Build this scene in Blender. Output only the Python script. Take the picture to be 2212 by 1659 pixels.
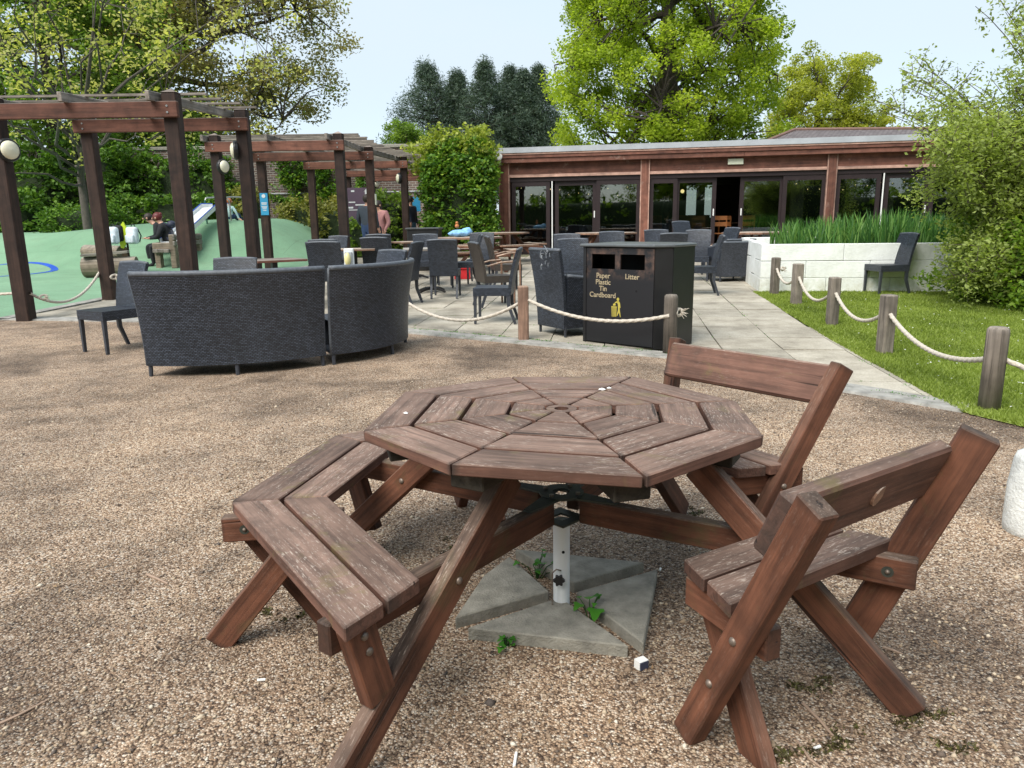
import bpy, bmesh, math, random
import numpy as np
from mathutils import Vector, Matrix, Euler
R = math.radians
random.seed(7)
rng = np.random.default_rng(7)
scene = bpy.context.scene
col = scene.collection
for o in list(bpy.data.objects): bpy.data.objects.remove(o)

# ------------------------------------------------------------------ camera
FPX, PITCH, ROLL, CAMH = 1611.0, R(12.39), R(-0.85), 1.335     # focal length in pixels of a 2212-wide picture
cam = bpy.data.cameras.new('camera'); camo = bpy.data.objects.new('camera', cam); col.objects.link(camo)
cam.sensor_width = 36; cam.lens = FPX/2212*36; cam.clip_start = .05; cam.clip_end = 3000
camo.matrix_world = Matrix.Translation((0, 0, CAMH)) @ Matrix.Rotation(math.pi/2-PITCH, 4, 'X') @ Matrix.Rotation(ROLL, 4, 'Z')
scene.camera = camo
scene.render.resolution_x, scene.render.resolution_y = 1024, 768
# ------------------------------------------------------------------ sky and light
SUN_EL, SUN_AZ = R(52), R(215)          # azimuth: clockwise from +Y
w = bpy.data.worlds.new('World'); scene.world = w; w.use_nodes = True
wn = w.node_tree; wn.nodes.clear()
def N(t, kind, **kw):
    n = t.nodes.new(kind)
    for k, v in kw.items():
        if k.startswith('i_'): n.inputs[k[2:].replace('_', ' ')].default_value = v
        else: setattr(n, k, v)
    return n
def L(t, a, ao, b, bi): t.links.new(a.outputs[ao], b.inputs[bi])
sky = N(wn, 'ShaderNodeTexSky', sky_type='NISHITA', sun_disc=False, sun_elevation=SUN_EL, sun_rotation=SUN_AZ, air_density=1.0, dust_density=1.5, ozone_density=1.5, altitude=20)
tc = N(wn, 'ShaderNodeTexCoord'); mp = N(wn, 'ShaderNodeMapping'); mp.inputs['Scale'].default_value = (1, 1, 2.6)
cl = N(wn, 'ShaderNodeTexNoise', i_Scale=1.6, i_Detail=5.0, i_Roughness=.5)
cr = N(wn, 'ShaderNodeValToRGB'); cr.color_ramp.elements[0].position = .3; cr.color_ramp.elements[0].color = (.6, .6, .6, 1)
cr.color_ramp.elements[1].position = .7; cr.color_ramp.elements[1].color = (.97, .97, .97, 1)
mx = N(wn, 'ShaderNodeMix', data_type='RGBA'); mx.inputs[7].default_value = (2.8, 3.25, 3.6, 1)     # thin bright cloud sheet
bg = N(wn, 'ShaderNodeBackground', i_Strength=.105); wo = N(wn, 'ShaderNodeOutputWorld')
L(wn, tc, 'Generated', mp, 'Vector'); L(wn, mp, 'Vector', cl, 'Vector'); L(wn, cl, 'Fac', cr, 'Fac'); L(wn, cr, 'Color', mx, 0)
L(wn, sky, 'Color', mx, 6); L(wn, mx, 2, bg, 'Color'); L(wn, bg, 'Background', wo, 'Surface')
sl = bpy.data.lights.new('sun', 'SUN'); sl.energy = 2.0; sl.angle = R(40); sl.color = (1, .96, .9)
so = bpy.data.objects.new('sun', sl); col.objects.link(so)
sd = Vector((math.sin(SUN_AZ)*math.cos(SUN_EL), math.cos(SUN_AZ)*math.cos(SUN_EL), math.sin(SUN_EL)))
so.rotation_euler = sd.to_track_quat('Z', 'Y').to_euler(); so.location = (0, 0, 30)
vs = scene.view_settings; vs.view_transform = 'Standard'; vs.look = 'None'; vs.exposure = 1.42; vs.gamma = 1.0
scene.render.engine = 'CYCLES'

# ------------------------------------------------------------------ picture pixels (2212 wide) to places on the ground or on a plane
def ray(x, y):
    u, v = x-1106, y-829.5
    uu = u*math.cos(ROLL)+v*math.sin(ROLL); vv = -u*math.sin(ROLL)+v*math.cos(ROLL)
    return Vector((uu/FPX, math.cos(PITCH)-vv/FPX*math.sin(PITCH), -math.sin(PITCH)-vv/FPX*math.cos(PITCH)))
def atz(x, y, z): d = ray(x, y); return Vector((0, 0, CAMH))+d*((z-CAMH)/d.z)
def atY(x, y, Y): d = ray(x, y); return Vector((0, 0, CAMH))+d*(Y/d.y)
def terr(Y): return .022*max(0., min(Y, 32)-8)
def g(x, y):
    z = 0
    for i in range(60):
        q = atz(x, y, z); z = .5*z+.5*terr(q.y)
    q.z = terr(q.y); return q
def gY(x, Y):            # ground point seen in picture column x at distance Y
    p = atY(x, 520, Y); p.z = terr(Y); return p

# ------------------------------------------------------------------ objects
def tag(o, label=None, cat=None, group=None, kind=None):
    for k, v in (('label', label), ('category', cat), ('group', group), ('kind', kind)):
        if v: o[k] = v
    return o
def thing(name, label, cat, loc=(0, 0, 0), rz=0, group=None):
    o = bpy.data.objects.new(name, None); col.objects.link(o); o.location = loc; o.rotation_euler = (0, 0, rz); o.empty_display_size = .1
    return tag(o, label, cat, group)
def link(name, me, mat=None, parent=None, mw=None):
    if mat is not None and not me.materials: me.materials.append(mat)
    o = bpy.data.objects.new(name, me); col.objects.link(o)
    if parent is not None: o.parent = parent
    if mw is not None: o.matrix_local = mw
    return o
def copy_tree(o, parent=None):
    c = o.copy(); col.objects.link(c); c.parent = parent
    for ch in list(o.children): copy_tree(ch, c)
    return c

class MB:
    def __init__(s): s.v = []; s.f = []; s.uv = []
    def add(s, vs, fs, uvs=None):
        b = len(s.v); s.v += [tuple(v) for v in vs]; s.f += [tuple(i+b for i in f) for f in fs]
        s.uv += (uvs if uvs else [None]*len(fs))
    def box(s, c, d, M=None):
        x, y, z = d[0]/2, d[1]/2, d[2]/2
        vs = [Vector((c[0]+a*x, c[1]+b*y, c[2]+e*z)) for e in (-1, 1) for b in (-1, 1) for a in (-1, 1)]
        if M is not None: vs = [M @ v for v in vs]
        s.add(vs, [(0, 2, 3, 1), (4, 5, 7, 6), (0, 1, 5, 4), (2, 6, 7, 3), (0, 4, 6, 2), (1, 3, 7, 5)])
    def bar(s, p0, p1, w, t, up=(0, 0, 1), w1=None, t1=None):
        p0, p1 = Vector(p0), Vector(p1); x = (p1-p0).normalized(); y = Vector(up).cross(x)
        if y.length < 1e-4: y = Vector((0, 1, 0)).cross(x)
        y.normalize(); z = x.cross(y); w1 = w if w1 is None else w1; t1 = t if t1 is None else t1
        vs = [p+y*(a*ww/2)+z*(b*tt/2) for p, ww, tt in ((p0, w, t), (p1, w1, t1)) for a, b in ((-1, -1), (1, -1), (1, 1), (-1, 1))]
        s.add(vs, [(0, 3, 2, 1), (4, 5, 6, 7), (0, 1, 5, 4), (1, 2, 6, 5), (2, 3, 7, 6), (3, 0, 4, 7)])
    def tube(s, pts, rs, n=8, cap=True):
        pts = [Vector(p) for p in pts]; rs = rs if hasattr(rs, '__len__') else [rs]*len(pts)
        rings = []; prev = None
        for i, p in enumerate(pts):
            t = (pts[min(i+1, len(pts)-1)]-pts[max(i-1, 0)]).normalized()
            if prev is None: a = t.orthogonal().normalized()
            else: a = (prev-t*prev.dot(t)); a = a.normalized() if a.length > 1e-6 else t.orthogonal().normalized()
            prev = a; b = t.cross(a)
            rings.append([p+(a*math.cos(k*2*math.pi/n)+b*math.sin(k*2*math.pi/n))*rs[i] for k in range(n)])
        vs = [v for r in rings for v in r]
        fs = [(i*n+k, i*n+(k+1) % n, (i+1)*n+(k+1) % n, (i+1)*n+k) for i in range(len(pts)-1) for k in range(n)]
        if cap: fs += [tuple(range(n-1, -1, -1)), tuple((len(pts)-1)*n+k for k in range(n))]
        s.add(vs, fs)
    def lathe(s, prof, n=16, c=(0, 0, 0), cap=True):
        vs = [(c[0]+r*math.cos(k*2*math.pi/n), c[1]+r*math.sin(k*2*math.pi/n), c[2]+z) for r, z in prof for k in range(n)]
        m = len(prof)
        fs = [(i*n+k, i*n+(k+1) % n, (i+1)*n+(k+1) % n, (i+1)*n+k) for i in range(m-1) for k in range(n)]
        if cap: fs += [tuple(range(n-1, -1, -1)), tuple((m-1)*n+k for k in range(n))]
        s.add(vs, fs)
    def prism(s, poly, z0, z1):
        n = len(poly); vs = [(x, y, z0) for x, y in poly]+[(x, y, z1) for x, y in poly]
        s.add(vs, [tuple(range(n-1, -1, -1)), tuple(range(n, 2*n))]+[(k, (k+1) % n, n+(k+1) % n, n+k) for k in range(n)])
    def ball(s, c, r, n=10, m=6, sc=(1, 1, 1)):
        pr = [(max(1e-3, math.sin(math.pi*i/m))*r, -math.cos(math.pi*i/m)*r) for i in range(m+1)]
        b = MB(); b.lathe(pr, n); s.add([(c[0]+v[0]*sc[0], c[1]+v[1]*sc[1], c[2]+v[2]*sc[2]) for v in b.v], b.f)
    def mesh(s, name, smooth=False, bevel=0, segs=1, autouv=True):
        me = bpy.data.meshes.new(name); me.from_pydata(s.v, [], s.f); me.update()
        if bevel:
            bm = bmesh.new(); bm.from_mesh(me); bmesh.ops.recalc_face_normals(bm, faces=bm.faces)
            es = [e for e in bm.edges if len(e.link_faces) == 2 and e.calc_face_angle(0) > .5]
            bmesh.ops.bevel(bm, geom=es, offset=bevel, segments=segs, affect='EDGES', clamp_overlap=True, profile=.5)
            bm.to_mesh(me); bm.free()
        elif any(u is not None for u in s.uv) or autouv:
            uvl = me.uv_layers.new(name='UVMap').data
            for p, u in zip(me.polygons, s.uv):
                nx, ny, nz = (abs(q) for q in p.normal)
                for j, li in enumerate(p.loop_indices):
                    if u is not None: uvl[li].uv = u[j]
                    else:
                        v = me.vertices[me.loops[li].vertex_index].co
                        uvl[li].uv = (v.x, v.y) if nz > .75 else ((v.y, v.z) if nx > ny else (v.x, v.z))
        if smooth: me.polygons.foreach_set('use_smooth', [True]*len(me.polygons))
        return me
    def obj(s, name, mat, parent=None, mw=None, smooth=False, bevel=0, segs=1): return link(name, s.mesh(name, smooth, bevel, segs), mat, parent, mw)

def frame_matrix(p0, p1, up):
    x = (Vector(p1)-Vector(p0)).normalized(); y = Vector(up).cross(x).normalized(); z = x.cross(y)
    M = Matrix((x, y, z)).transposed().to_4x4(); M.translation = (Vector(p0)+Vector(p1))/2; return M
def beam(name, p0, p1, w, t, mat, parent=None, up=(0, 0, 1), bev=.004, org=(0, 0, 0)):
    """A timber from p0 to p1, its length along local X so that the grain follows it; w across, t along 'up'."""
    p0, p1 = Vector(p0)-Vector(org), Vector(p1)-Vector(org)
    m = MB(); m.box((0, 0, 0), ((p1-p0).length, w, t))
    return m.obj(name, mat, parent, frame_matrix(p0, p1, up), bevel=bev)

# ------------------------------------------------------------------ materials
def newmat(name):
    m = bpy.data.materials.new(name); m.use_nodes = True; t = m.node_tree; t.nodes.clear()
    out = N(t, 'ShaderNodeOutputMaterial'); b = N(t, 'ShaderNodeBsdfPrincipled'); L(t, b, 'BSDF', out, 'Surface'); return m, t, b, out
def ramp(t, stops):
    r = N(t, 'ShaderNodeValToRGB'); e = r.color_ramp.elements
    while len(e) < len(stops): e.new(.5)
    for k, (p, c) in enumerate(stops): e[k].position = p; e[k].color = (*c, 1) if hasattr(c, '__len__') else (c, c, c, 1)
    return r
def mixc(t, fac, a, b, mode='MIX'):
    m = N(t, 'ShaderNodeMix', data_type='RGBA', blend_type=mode)
    for s, k in ((fac, 0), (a, 6), (b, 7)):
        if isinstance(s, tuple) and hasattr(s[0], 'outputs'): t.links.new(s[0].outputs[s[1]], m.inputs[k])
        elif hasattr(s, '__len__'): m.inputs[k].default_value = (*s, 1)
        else: m.inputs[k].default_value = s
    return (m, 2)
def math_(t, op, a, b=0.):
    m = N(t, 'ShaderNodeMath', operation=op)
    for k, s in enumerate((a, b)):
        if isinstance(s, tuple): t.links.new(s[0].outputs[s[1]], m.inputs[k])
        else: m.inputs[k].default_value = s
    return (m, 0)
def coords(t, kind='Object', scale=(1, 1, 1), rnd=0):
    c = N(t, 'ShaderNodeTexCoord'); m = N(t, 'ShaderNodeMapping'); m.inputs['Scale'].default_value = scale; L(t, c, kind, m, 'Vector')
    if rnd:
        oi = N(t, 'ShaderNodeObjectInfo'); mu = math_(t, 'MULTIPLY', (oi, 'Random'), rnd); cb = N(t, 'ShaderNodeCombineXYZ')
        for k in range(3): t.links.new(mu[0].outputs[0], cb.inputs[k])
        L(t, cb, 0, m, 'Location')
    return m
def noise(t, vec, scale, detail=4., rough=.6, dist=0.):
    n = N(t, 'ShaderNodeTexNoise', i_Scale=scale, i_Detail=detail, i_Roughness=rough, i_Distortion=dist); L(t, vec, 'Vector', n, 'Vector'); return n
def bump(t, b, src, dist=.002, strength=1.):
    bp_ = N(t, 'ShaderNodeBump', i_Strength=strength, i_Distance=dist); t.links.new(src[0].outputs[src[1]], bp_.inputs['Height']); L(t, bp_, 'Normal', b, 'Normal')
def setc(t, b, src, key='Base Color'): t.links.new(src[0].outputs[src[1]], b.inputs[key])

def simple(name, colr, rough=.6, metal=0., var=.25, nscale=6., bmp=0., spec=.5, kind='Object'):
    m, t, b, o = newmat(name); v = coords(t, kind, rnd=20 if kind == 'Object' else 0)
    n = noise(t, v, nscale, 6.); r = ramp(t, [(.25, tuple(c*(1-var) for c in colr)), (.75, tuple(min(1, c*(1+var)) for c in colr))]); L(t, n, 'Fac', r, 'Fac')
    setc(t, b, (r, 'Color')); b.inputs['Roughness'].default_value = rough; b.inputs['Metallic'].default_value = metal; b.inputs['Specular IOR Level'].default_value = spec
    if bmp: bump(t, b, (noise(t, v, nscale*8, 5.), 'Fac'), bmp)
    return m

def wood(name, side, top, dark, fleck=None, fleck_amt=.6, moss=None, rough=.75, grain=1., vary=.3, ends=False):
    """Stained, weathered timber: grain along local X; upward faces greyer with flecks of lost stain, sides keep the stain."""
    m, t, b, o = newmat(name)
    v = coords(t, 'Object', (2.2*grain, 46*grain, 46*grain), rnd=37); v2 = coords(t, 'Object', (1, 1, 1), rnd=37); vf = coords(t, 'Object', (22, 120, 120), rnd=11)
    n1 = noise(t, v, 1.0, 6., .65, .6); n2 = noise(t, v2, 5., 4.); n3 = noise(t, vf, 1.5, 6., .72)
    ge = N(t, 'ShaderNodeNewGeometry'); sx = N(t, 'ShaderNodeSeparateXYZ'); L(t, ge, 'Normal', sx, 0)
    upm = N(t, 'ShaderNodeMapRange', i_From_Min=.35, i_From_Max=.85); L(t, sx, 'Z', upm, 'Value')
    base = mixc(t, (upm, 0), side, top)
    gr = ramp(t, [(.3, .45), (.5, .95), (.72, 1.35)]); L(t, n1, 'Fac', gr, 'Fac')
    base = mixc(t, 1., base, (gr, 'Color'), 'MULTIPLY')
    pv = ramp(t, [(.3, 1-vary), (.7, 1+vary)]); L(t, n2, 'Fac', pv, 'Fac'); base = mixc(t, 1., base, (pv, 'Color'), 'MULTIPLY')
    oi = N(t, 'ShaderNodeObjectInfo'); hv = ramp(t, [(0, .74), (1, 1.28)]); L(t, oi, 'Random', hv, 'Fac'); base = mixc(t, 1., base, (hv, 'Color'), 'MULTIPLY')
    dk = ramp(t, [(.6, 0.), (.74, .75)]); n4 = noise(t, v2, 2.3, 5., .7); L(t, n4, 'Fac', dk, 'Fac'); base = mixc(t, (dk, 'Color'), base, dark)
    if fleck:
        fr = ramp(t, [(.545, 0.), (.64, fleck_amt)]); L(t, n3, 'Fac', fr, 'Fac')
        pt = ramp(t, [(.42, .04), (.64, 1.)]); n6 = noise(t, v2, 3.7, 4., .65); L(t, n6, 'Fac', pt, 'Fac')
        um = math_(t, 'ADD', math_(t, 'MULTIPLY', (upm, 0), .85), .12)
        f = math_(t, 'MULTIPLY', math_(t, 'MULTIPLY', (fr, 'Color'), (pt, 'Color')), um); base = mixc(t, f, base, fleck)
    if moss:
        mr = ramp(t, [(.58, 0.), (.72, .6)]); n5 = noise(t, v2, 3.1, 5., .7, 1.); L(t, n5, 'Fac', mr, 'Fac'); base = mixc(t, (mr, 'Color'), base, moss)
    if ends:
        gc = N(t, 'ShaderNodeTexCoord'); gs = N(t, 'ShaderNodeSeparateXYZ'); L(t, gc, 'Generated', gs, 0); e1 = math_(t, 'ABSOLUTE', math_(t, 'SUBTRACT', (gs, 'X'), .5)); e2 = math_(t, 'ADD', e1, math_(t, 'MULTIPLY', math_(t, 'SUBTRACT', (n2, 'Fac'), .5), .12))
        er = ramp(t, [(.47, 0.), (.51, .75)]); L(t, e2[0], 0, er, 'Fac'); base = mixc(t, (er, 'Color'), base, tuple(c*.8 for c in dark))
    ck = ramp(t, [(.26, 1.), (.31, 0.)]); nc = noise(t, coords(t, 'Object', (1.3, 30, 30), rnd=53), 1., 3., .5, .3); L(t, nc, 'Fac', ck, 'Fac')
    base = mixc(t, math_(t, 'MULTIPLY', (ck, 'Color'), .8), base, tuple(c*.3 for c in dark))
    setc(t, b, base); b.inputs['Roughness'].default_value = rough; b.inputs['Specular IOR Level'].default_value = .35
    hh = math_(t, 'SUBTRACT', math_(t, 'MULTIPLY', (n1, 'Fac'), .7), math_(t, 'MULTIPLY', (ck, 'Color'), 1.))
    bump(t, b, hh, .0035, .8)
    return m

M = {}
M['table_wood'] = wood('table_wood', (.12, .058, .04), (.155, .1, .076), (.035, .027, .022), fleck=(.5, .43, .36), fleck_amt=.75, moss=(.15, .13, .04), ends=True)
M['frame_wood'] = wood('frame_wood', (.112, .044, .024), (.13, .088, .064), (.03, .019, .014), fleck=(.42, .33, .27), fleck_amt=.8, moss=(.07, .065, .025), ends=True, vary=.45)
M['batten_wood'] = wood('batten_wood', (.03, .025, .018), (.05, .04, .03), (.012, .012, .009))
M['pergola_post'] = wood('pergola_post', (.032, .017, .012), (.07, .045, .035), (.008, .005, .004), rough=.7, grain=.5, vary=.45)
M['pergola_beam'] = wood('pergola_beam', (.14, .058, .038), (.2, .165, .14), (.045, .025, .02), fleck=(.2, .15, .12), rough=.75, grain=.5)
M['grey_wood'] = wood('grey_wood', (.19, .165, .14), (.27, .25, .225), (.07, .06, .05), fleck=(.4, .38, .35), fleck_amt=.5, grain=.6)
M['post_wood'] = wood('post_wood', (.165, .14, .115), (.2, .17, .14), (.09, .065, .05), fleck=(.42, .38, .33), fleck_amt=.6, grain=.8)
M['post_brown'] = wood('post_brown', (.22, .135, .095), (.25, .17, .12), (.09, .05, .035), fleck=(.42, .36, .31), fleck_amt=.6, grain=.8)
M['log_wood'] = wood('log_wood', (.21, .165, .12), (.3, .26, .21), (.08, .06, .04), grain=.4)
M['cafe_wood'] = wood('cafe_wood', (.145, .06, .04), (.25, .18, .15), (.3, .22, .18), grain=.25, vary=.3)
M['cafe_trim'] = wood('cafe_trim', (.36, .22, .17), (.4, .36, .33), (.2, .1, .07), grain=.3, fleck=(.5, .46, .42))
M['dark_frame'] = simple('dark_frame', (.022, .013, .014), .45, var=.2, spec=.4)
M['orange_wood'] = simple('orange_wood', (.42, .15, .04), .5)
M['pale_wood'] = wood('pale_wood', (.2, .115, .075), (.36, .29, .23), (.1, .06, .04), grain=.6)
M['lead'] = simple('lead', (.34, .36, .38), .55, var=.2, nscale=2.)
M['steel'] = simple('steel', (.5, .5, .5), .35, metal=1.)
M['rust_steel'] = simple('rust_steel', (.2, .16, .13), .5, metal=.6, var=.5, nscale=60)
M['plate'] = simple('plate', (.035, .04, .03), .6, var=.5, nscale=20)
M['black_metal'] = simple('black_metal', (.012, .012, .013), .42, var=.4, nscale=5)
M['black_plastic'] = simple('black_plastic', (.012, .012, .013), .45)
M['void'] = simple('void', (.004, .004, .004), .9)
M['gold'] = simple('gold', (.33, .27, .17), .6, var=.35, nscale=30)
M['yellow_print'] = simple('yellow_print', (.42, .35, .06), .6, var=.2)
M['white_paint'] = simple('white_paint', (.72, .74, .74), .45, var=.06)
M['white_plastic'] = simple('white_plastic', (.75, .75, .72), .4, var=.05)
M['cream_glass'] = simple('cream_glass', (.75, .72, .55), .25, var=.06)
M['yellow_lens'] = simple('yellow_lens', (.7, .63, .3), .3, var=.05)
M['blue_sign'] = simple('blue_sign', (.03, .28, .5), .5, var=.1)
M['purple_sign'] = simple('purple_sign', (.1, .065, .1), .5, var=.1)
M['pale_sign'] = simple('pale_sign', (.62, .64, .5), .5, var=.06)
M['white_print'] = simple('white_print', (.66, .68, .7), .6, var=.08)
M['grey_plastic'] = simple('grey_plastic', (.33, .35, .37), .5, var=.1)
M['blue_plastic'] = simple('blue_plastic', (.02, .08, .45), .4)
M['lime'] = simple('lime', (.5, .62, .02), .45, var=.06)
M['green_metal'] = simple('green_metal', (.02, .12, .08), .4)
M['red_plastic'] = simple('red_plastic', (.5, .02, .025), .4)
M['skin'] = simple('skin', (.55, .31, .22), .55, var=.08)
M['hair_red'] = simple('hair_red', (.13, .016, .014), .5)
M['hair_ginger'] = simple('hair_ginger', (.42, .13, .045), .6)
M['hair_dark'] = simple('hair_dark', (.03, .02, .015), .6)
M['navy'] = simple('navy', (.03, .036, .065), .6, var=.2)
M['black_cloth'] = simple('black_cloth', (.008, .009, .012), .8)
M['puffer'] = simple('puffer', (.035, .045, .062), .55, var=.2)
M['denim'] = simple('denim', (.03, .06, .14), .8)
M['light_denim'] = simple('light_denim', (.12, .22, .4), .8)
M['pink_cloth'] = simple('pink_cloth', (.42, .2, .19), .8)
M['pale_cloth'] = simple('pale_cloth', (.4, .56, .56), .8)
M['bag_cloth'] = simple('bag_cloth', (.6, .66, .72), .7, var=.2, nscale=12)
M['bag_blue'] = simple('bag_blue', (.2, .42, .72), .7, var=.5, nscale=14)
M['stick'] = simple('stick', (.3, .21, .15), .8)
M['soil'] = simple('soil', (.05, .035, .022), .95, var=.5, nscale=20, bmp=.01)

# weave of the plastic wicker, on UVs in metres
def wicker(name, ca, cb, gap, bw=.031, rh=.0138, spec=.5, rough=.42):
    m, t, b, o = newmat(name); u = N(t, 'ShaderNodeTexCoord')
    br = N(t, 'ShaderNodeTexBrick', offset=.5, i_Scale=1.0, i_Mortar_Size=.0034, i_Mortar_Smooth=.35, i_Brick_Width=bw, i_Row_Height=rh, i_Bias=0.)
    br.inputs['Color1'].default_value = (*ca, 1); br.inputs['Color2'].default_value = (*cb, 1); br.inputs['Mortar'].default_value = (*gap, 1)
    L(t, u, 'UV', br, 'Vector')
    v = coords(t, 'Object', rnd=9); n = noise(t, v, 3., 5., .7); r = ramp(t, [(.3, .75), (.7, 1.3)]); L(t, n, 'Fac', r, 'Fac')
    c = mixc(t, 1., (br, 'Color'), (r, 'Color'), 'MULTIPLY')
    ge = N(t, 'ShaderNodeNewGeometry'); sx = N(t, 'ShaderNodeSeparateXYZ'); L(t, ge, 'Normal', sx, 0)
    setc(t, b, c); b.inputs['Roughness'].default_value = rough; b.inputs['Specular IOR Level'].default_value = spec
    inv = math_(t, 'SUBTRACT', 1., (br, 'Fac')); bump(t, b, inv, .006, 1.)
    return m
M['wicker'] = wicker('wicker', (.024, .031, .045), (.075, .092, .125), (.002, .002, .003))
M['wicker_brown'] = wicker('wicker_brown', (.055, .042, .033), (.075, .058, .045), (.008, .006, .005), .03, .02)
M['wicker_rim'] = simple('wicker_rim', (.085, .095, .11), .4, var=.4, nscale=40, bmp=.003)
M['chair_leg'] = simple('chair_leg', (.036, .04, .05), .4, var=.35, nscale=30, bmp=.002)

# rope
m, t, b, o = newmat('rope'); v = coords(t, 'Object'); n = noise(t, v, 90, 4.); r = ramp(t, [(.3, (.33, .28, .22)), (.7, (.62, .57, .49))]); L(t, n, 'Fac', r, 'Fac'); setc(t, b, (r, 'Color')); b.inputs['Roughness'].default_value = .9; bump(t, b, (n, 'Fac'), .003); M['rope'] = m

# glass: a clear pane that also mirrors
def glass(name, tint, tr):
    m, t, b, o = newmat(name); t.nodes.remove(b)
    tr_ = N(t, 'ShaderNodeBsdfTransparent'); tr_.inputs['Color'].default_value = (*tint, 1); gl = N(t, 'ShaderNodeBsdfGlossy'); gl.inputs['Roughness'].default_value = .015; gl.inputs['Color'].default_value = (.9, .95, .95, 1)
    lw = N(t, 'ShaderNodeFresnel', i_IOR=1.5); ad = math_(t, 'ADD', math_(t, 'MULTIPLY', (lw, 0), 1.), tr); mxs = N(t, 'ShaderNodeMixShader')
    t.links.new(ad[0].outputs[0], mxs.inputs[0]); L(t, tr_, 0, mxs, 1); L(t, gl, 0, mxs, 2); L(t, mxs, 0, o, 'Surface'); return m
M['glass'] = glass('glass', (.6, .64, .6), .11)

# foliage: tint comes from a per-leaf attribute
def foliage(name, stops, trans=.35, rough=.5):
    m, t, b, o = newmat(name); a = N(t, 'ShaderNodeAttribute', attribute_name='tint'); r = ramp(t, stops); L(t, a, 'Fac', r, 'Fac')
    setc(t, b, (r, 'Color')); b.inputs['Roughness'].default_value = rough; b.inputs['Specular IOR Level'].default_value = .3
    tl = N(t, 'ShaderNodeBsdfTranslucent'); c2 = mixc(t, 1., (r, 'Color'), (1.25, 1.3, .6), 'MULTIPLY'); t.links.new(c2[0].outputs[2], tl.inputs['Color'])
    ms = N(t, 'ShaderNodeMixShader'); ms.inputs[0].default_value = trans; L(t, b, 0, ms, 1); L(t, tl, 0, ms, 2); L(t, ms, 0, o, 'Surface'); return m
M['leaf_oak'] = foliage('leaf_oak', [(0, (.15, .22, .022)), (.5, (.33, .43, .045)), (1, (.5, .57, .08))], .6)
M['leaf_lime'] = foliage('leaf_lime', [(0, (.17, .2, .03)), (.5, (.36, .39, .06)), (1, (.52, .52, .11))], .6)
M['leaf_pine'] = foliage('leaf_pine', [(0, (.035, .06, .042)), (.5, (.065, .1, .068)), (1, (.105, .145, .095))], .2)
M['leaf_dark'] = foliage('leaf_dark', [(0, (.1, .13, .03)), (.35, (.25, .24, .1)), (.7, (.4, .33, .18)), (1, (.28, .4, .085))], .6)
M['leaf_mid'] = foliage('leaf_mid', [(0, (.06, .11, .02)), (.5, (.16, .26, .04)), (1, (.29, .4, .07))], .5)
M['leaf_yellow'] = foliage('leaf_yellow', [(0, (.26, .3, .06)), (.5, (.44, .44, .13)), (1, (.6, .55, .26))], .55)
M['leaf_ivy'] = foliage('leaf_ivy', [(0, (.03, .08, .012)), (.5, (.09, .2, .02)), (1, (.25, .36, .04))], .35)
M['leaf_ivy_top'] = foliage('leaf_ivy_top', [(0, (.11, .16, .02)), (.5, (.28, .34, .05)), (1, (.45, .48, .1))], .4)
M['leaf_hedge'] = foliage('leaf_hedge', [(0, (.03, .075, .012)), (.5, (.08, .17, .02)), (1, (.17, .29, .035))], .35)
M['leaf_bush'] = foliage('leaf_bush', [(0, (.06, .12, .015)), (.5, (.16, .27, .03)), (1, (.29, .4, .06))], .5)
M['leaf_gold'] = foliage('leaf_gold', [(0, (.06, .07, .015)), (.5, (.19, .2, .035)), (1, (.36, .33, .09))], .35)
M['leaf_shrub'] = foliage('leaf_shrub', [(0, (.16, .2, .05)), (.5, (.31, .38, .1)), (1, (.46, .53, .18))], .55)
M['leaf_iris'] = foliage('leaf_iris', [(0, (.035, .1, .025)), (.5, (.08, .2, .045)), (1, (.2, .34, .09))], .4, .45)
M['blade'] = foliage('blade', [(0, (.13, .18, .03)), (.5, (.24, .31, .055)), (1, (.35, .42, .1))], .45)
M['weed'] = foliage('weed', [(0, (.03, .12, .01)), (.5, (.06, .22, .02)), (1, (.12, .3, .03))], .3)
M['bark'] = simple('bark', (.055, .043, .033), .9, var=.5, nscale=10, bmp=.02)
M['bark_pale'] = simple('bark_pale', (.085, .072, .06), .9, var=.35, nscale=12, bmp=.01)
M['twig'] = simple('twig', (.07, .055, .04), .9, var=.4)
M['daisy'] = simple('daisy', (.8, .8, .76), .7, var=.05)
# ================================================================== setting
# gravel
m, t, b, o = newmat('gravel'); v = coords(t, 'Object', (1, 1, .3))
vo = N(t, 'ShaderNodeTexVoronoi', feature='F1', i_Scale=150., i_Randomness=1.); L(t, v, 'Vector', vo, 'Vector')
sp = N(t, 'ShaderNodeSeparateColor'); L(t, vo, 'Color', sp, 'Color')
r = ramp(t, [(0, (.09, .06, .045)), (.18, (.21, .135, .085)), (.42, (.42, .285, .185)), (.66, (.55, .405, .28)), (.86, (.68, .55, .42)), (1, (.8, .72, .61))]); L(t, sp, 'Red', r, 'Fac')
ed = ramp(t, [(.3, 1.), (.85, .5)]); L(t, math_(t, 'MULTIPLY', (vo, 'Distance'), 1.2)[0], 0, ed, 'Fac'); c = mixc(t, 1., (r, 'Color'), (ed, 'Color'), 'MULTIPLY')
st = noise(t, v, .75, 6., .62, .4); sr = ramp(t, [(.34, (.44, .42, .41)), (.49, (.9, .88, .86)), (.66, (1.18, 1.14, 1.08))]); L(t, st, 'Fac', sr, 'Fac'); c = mixc(t, 1., c, (sr, 'Color'), 'MULTIPLY')
s2 = noise(t, v, 3.2, 5., .7); sr2 = ramp(t, [(.33, .62), (.55, 1.)]); L(t, s2, 'Fac', sr2, 'Fac'); c = mixc(t, 1., c, (sr2, 'Color'), 'MULTIPLY')
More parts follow.
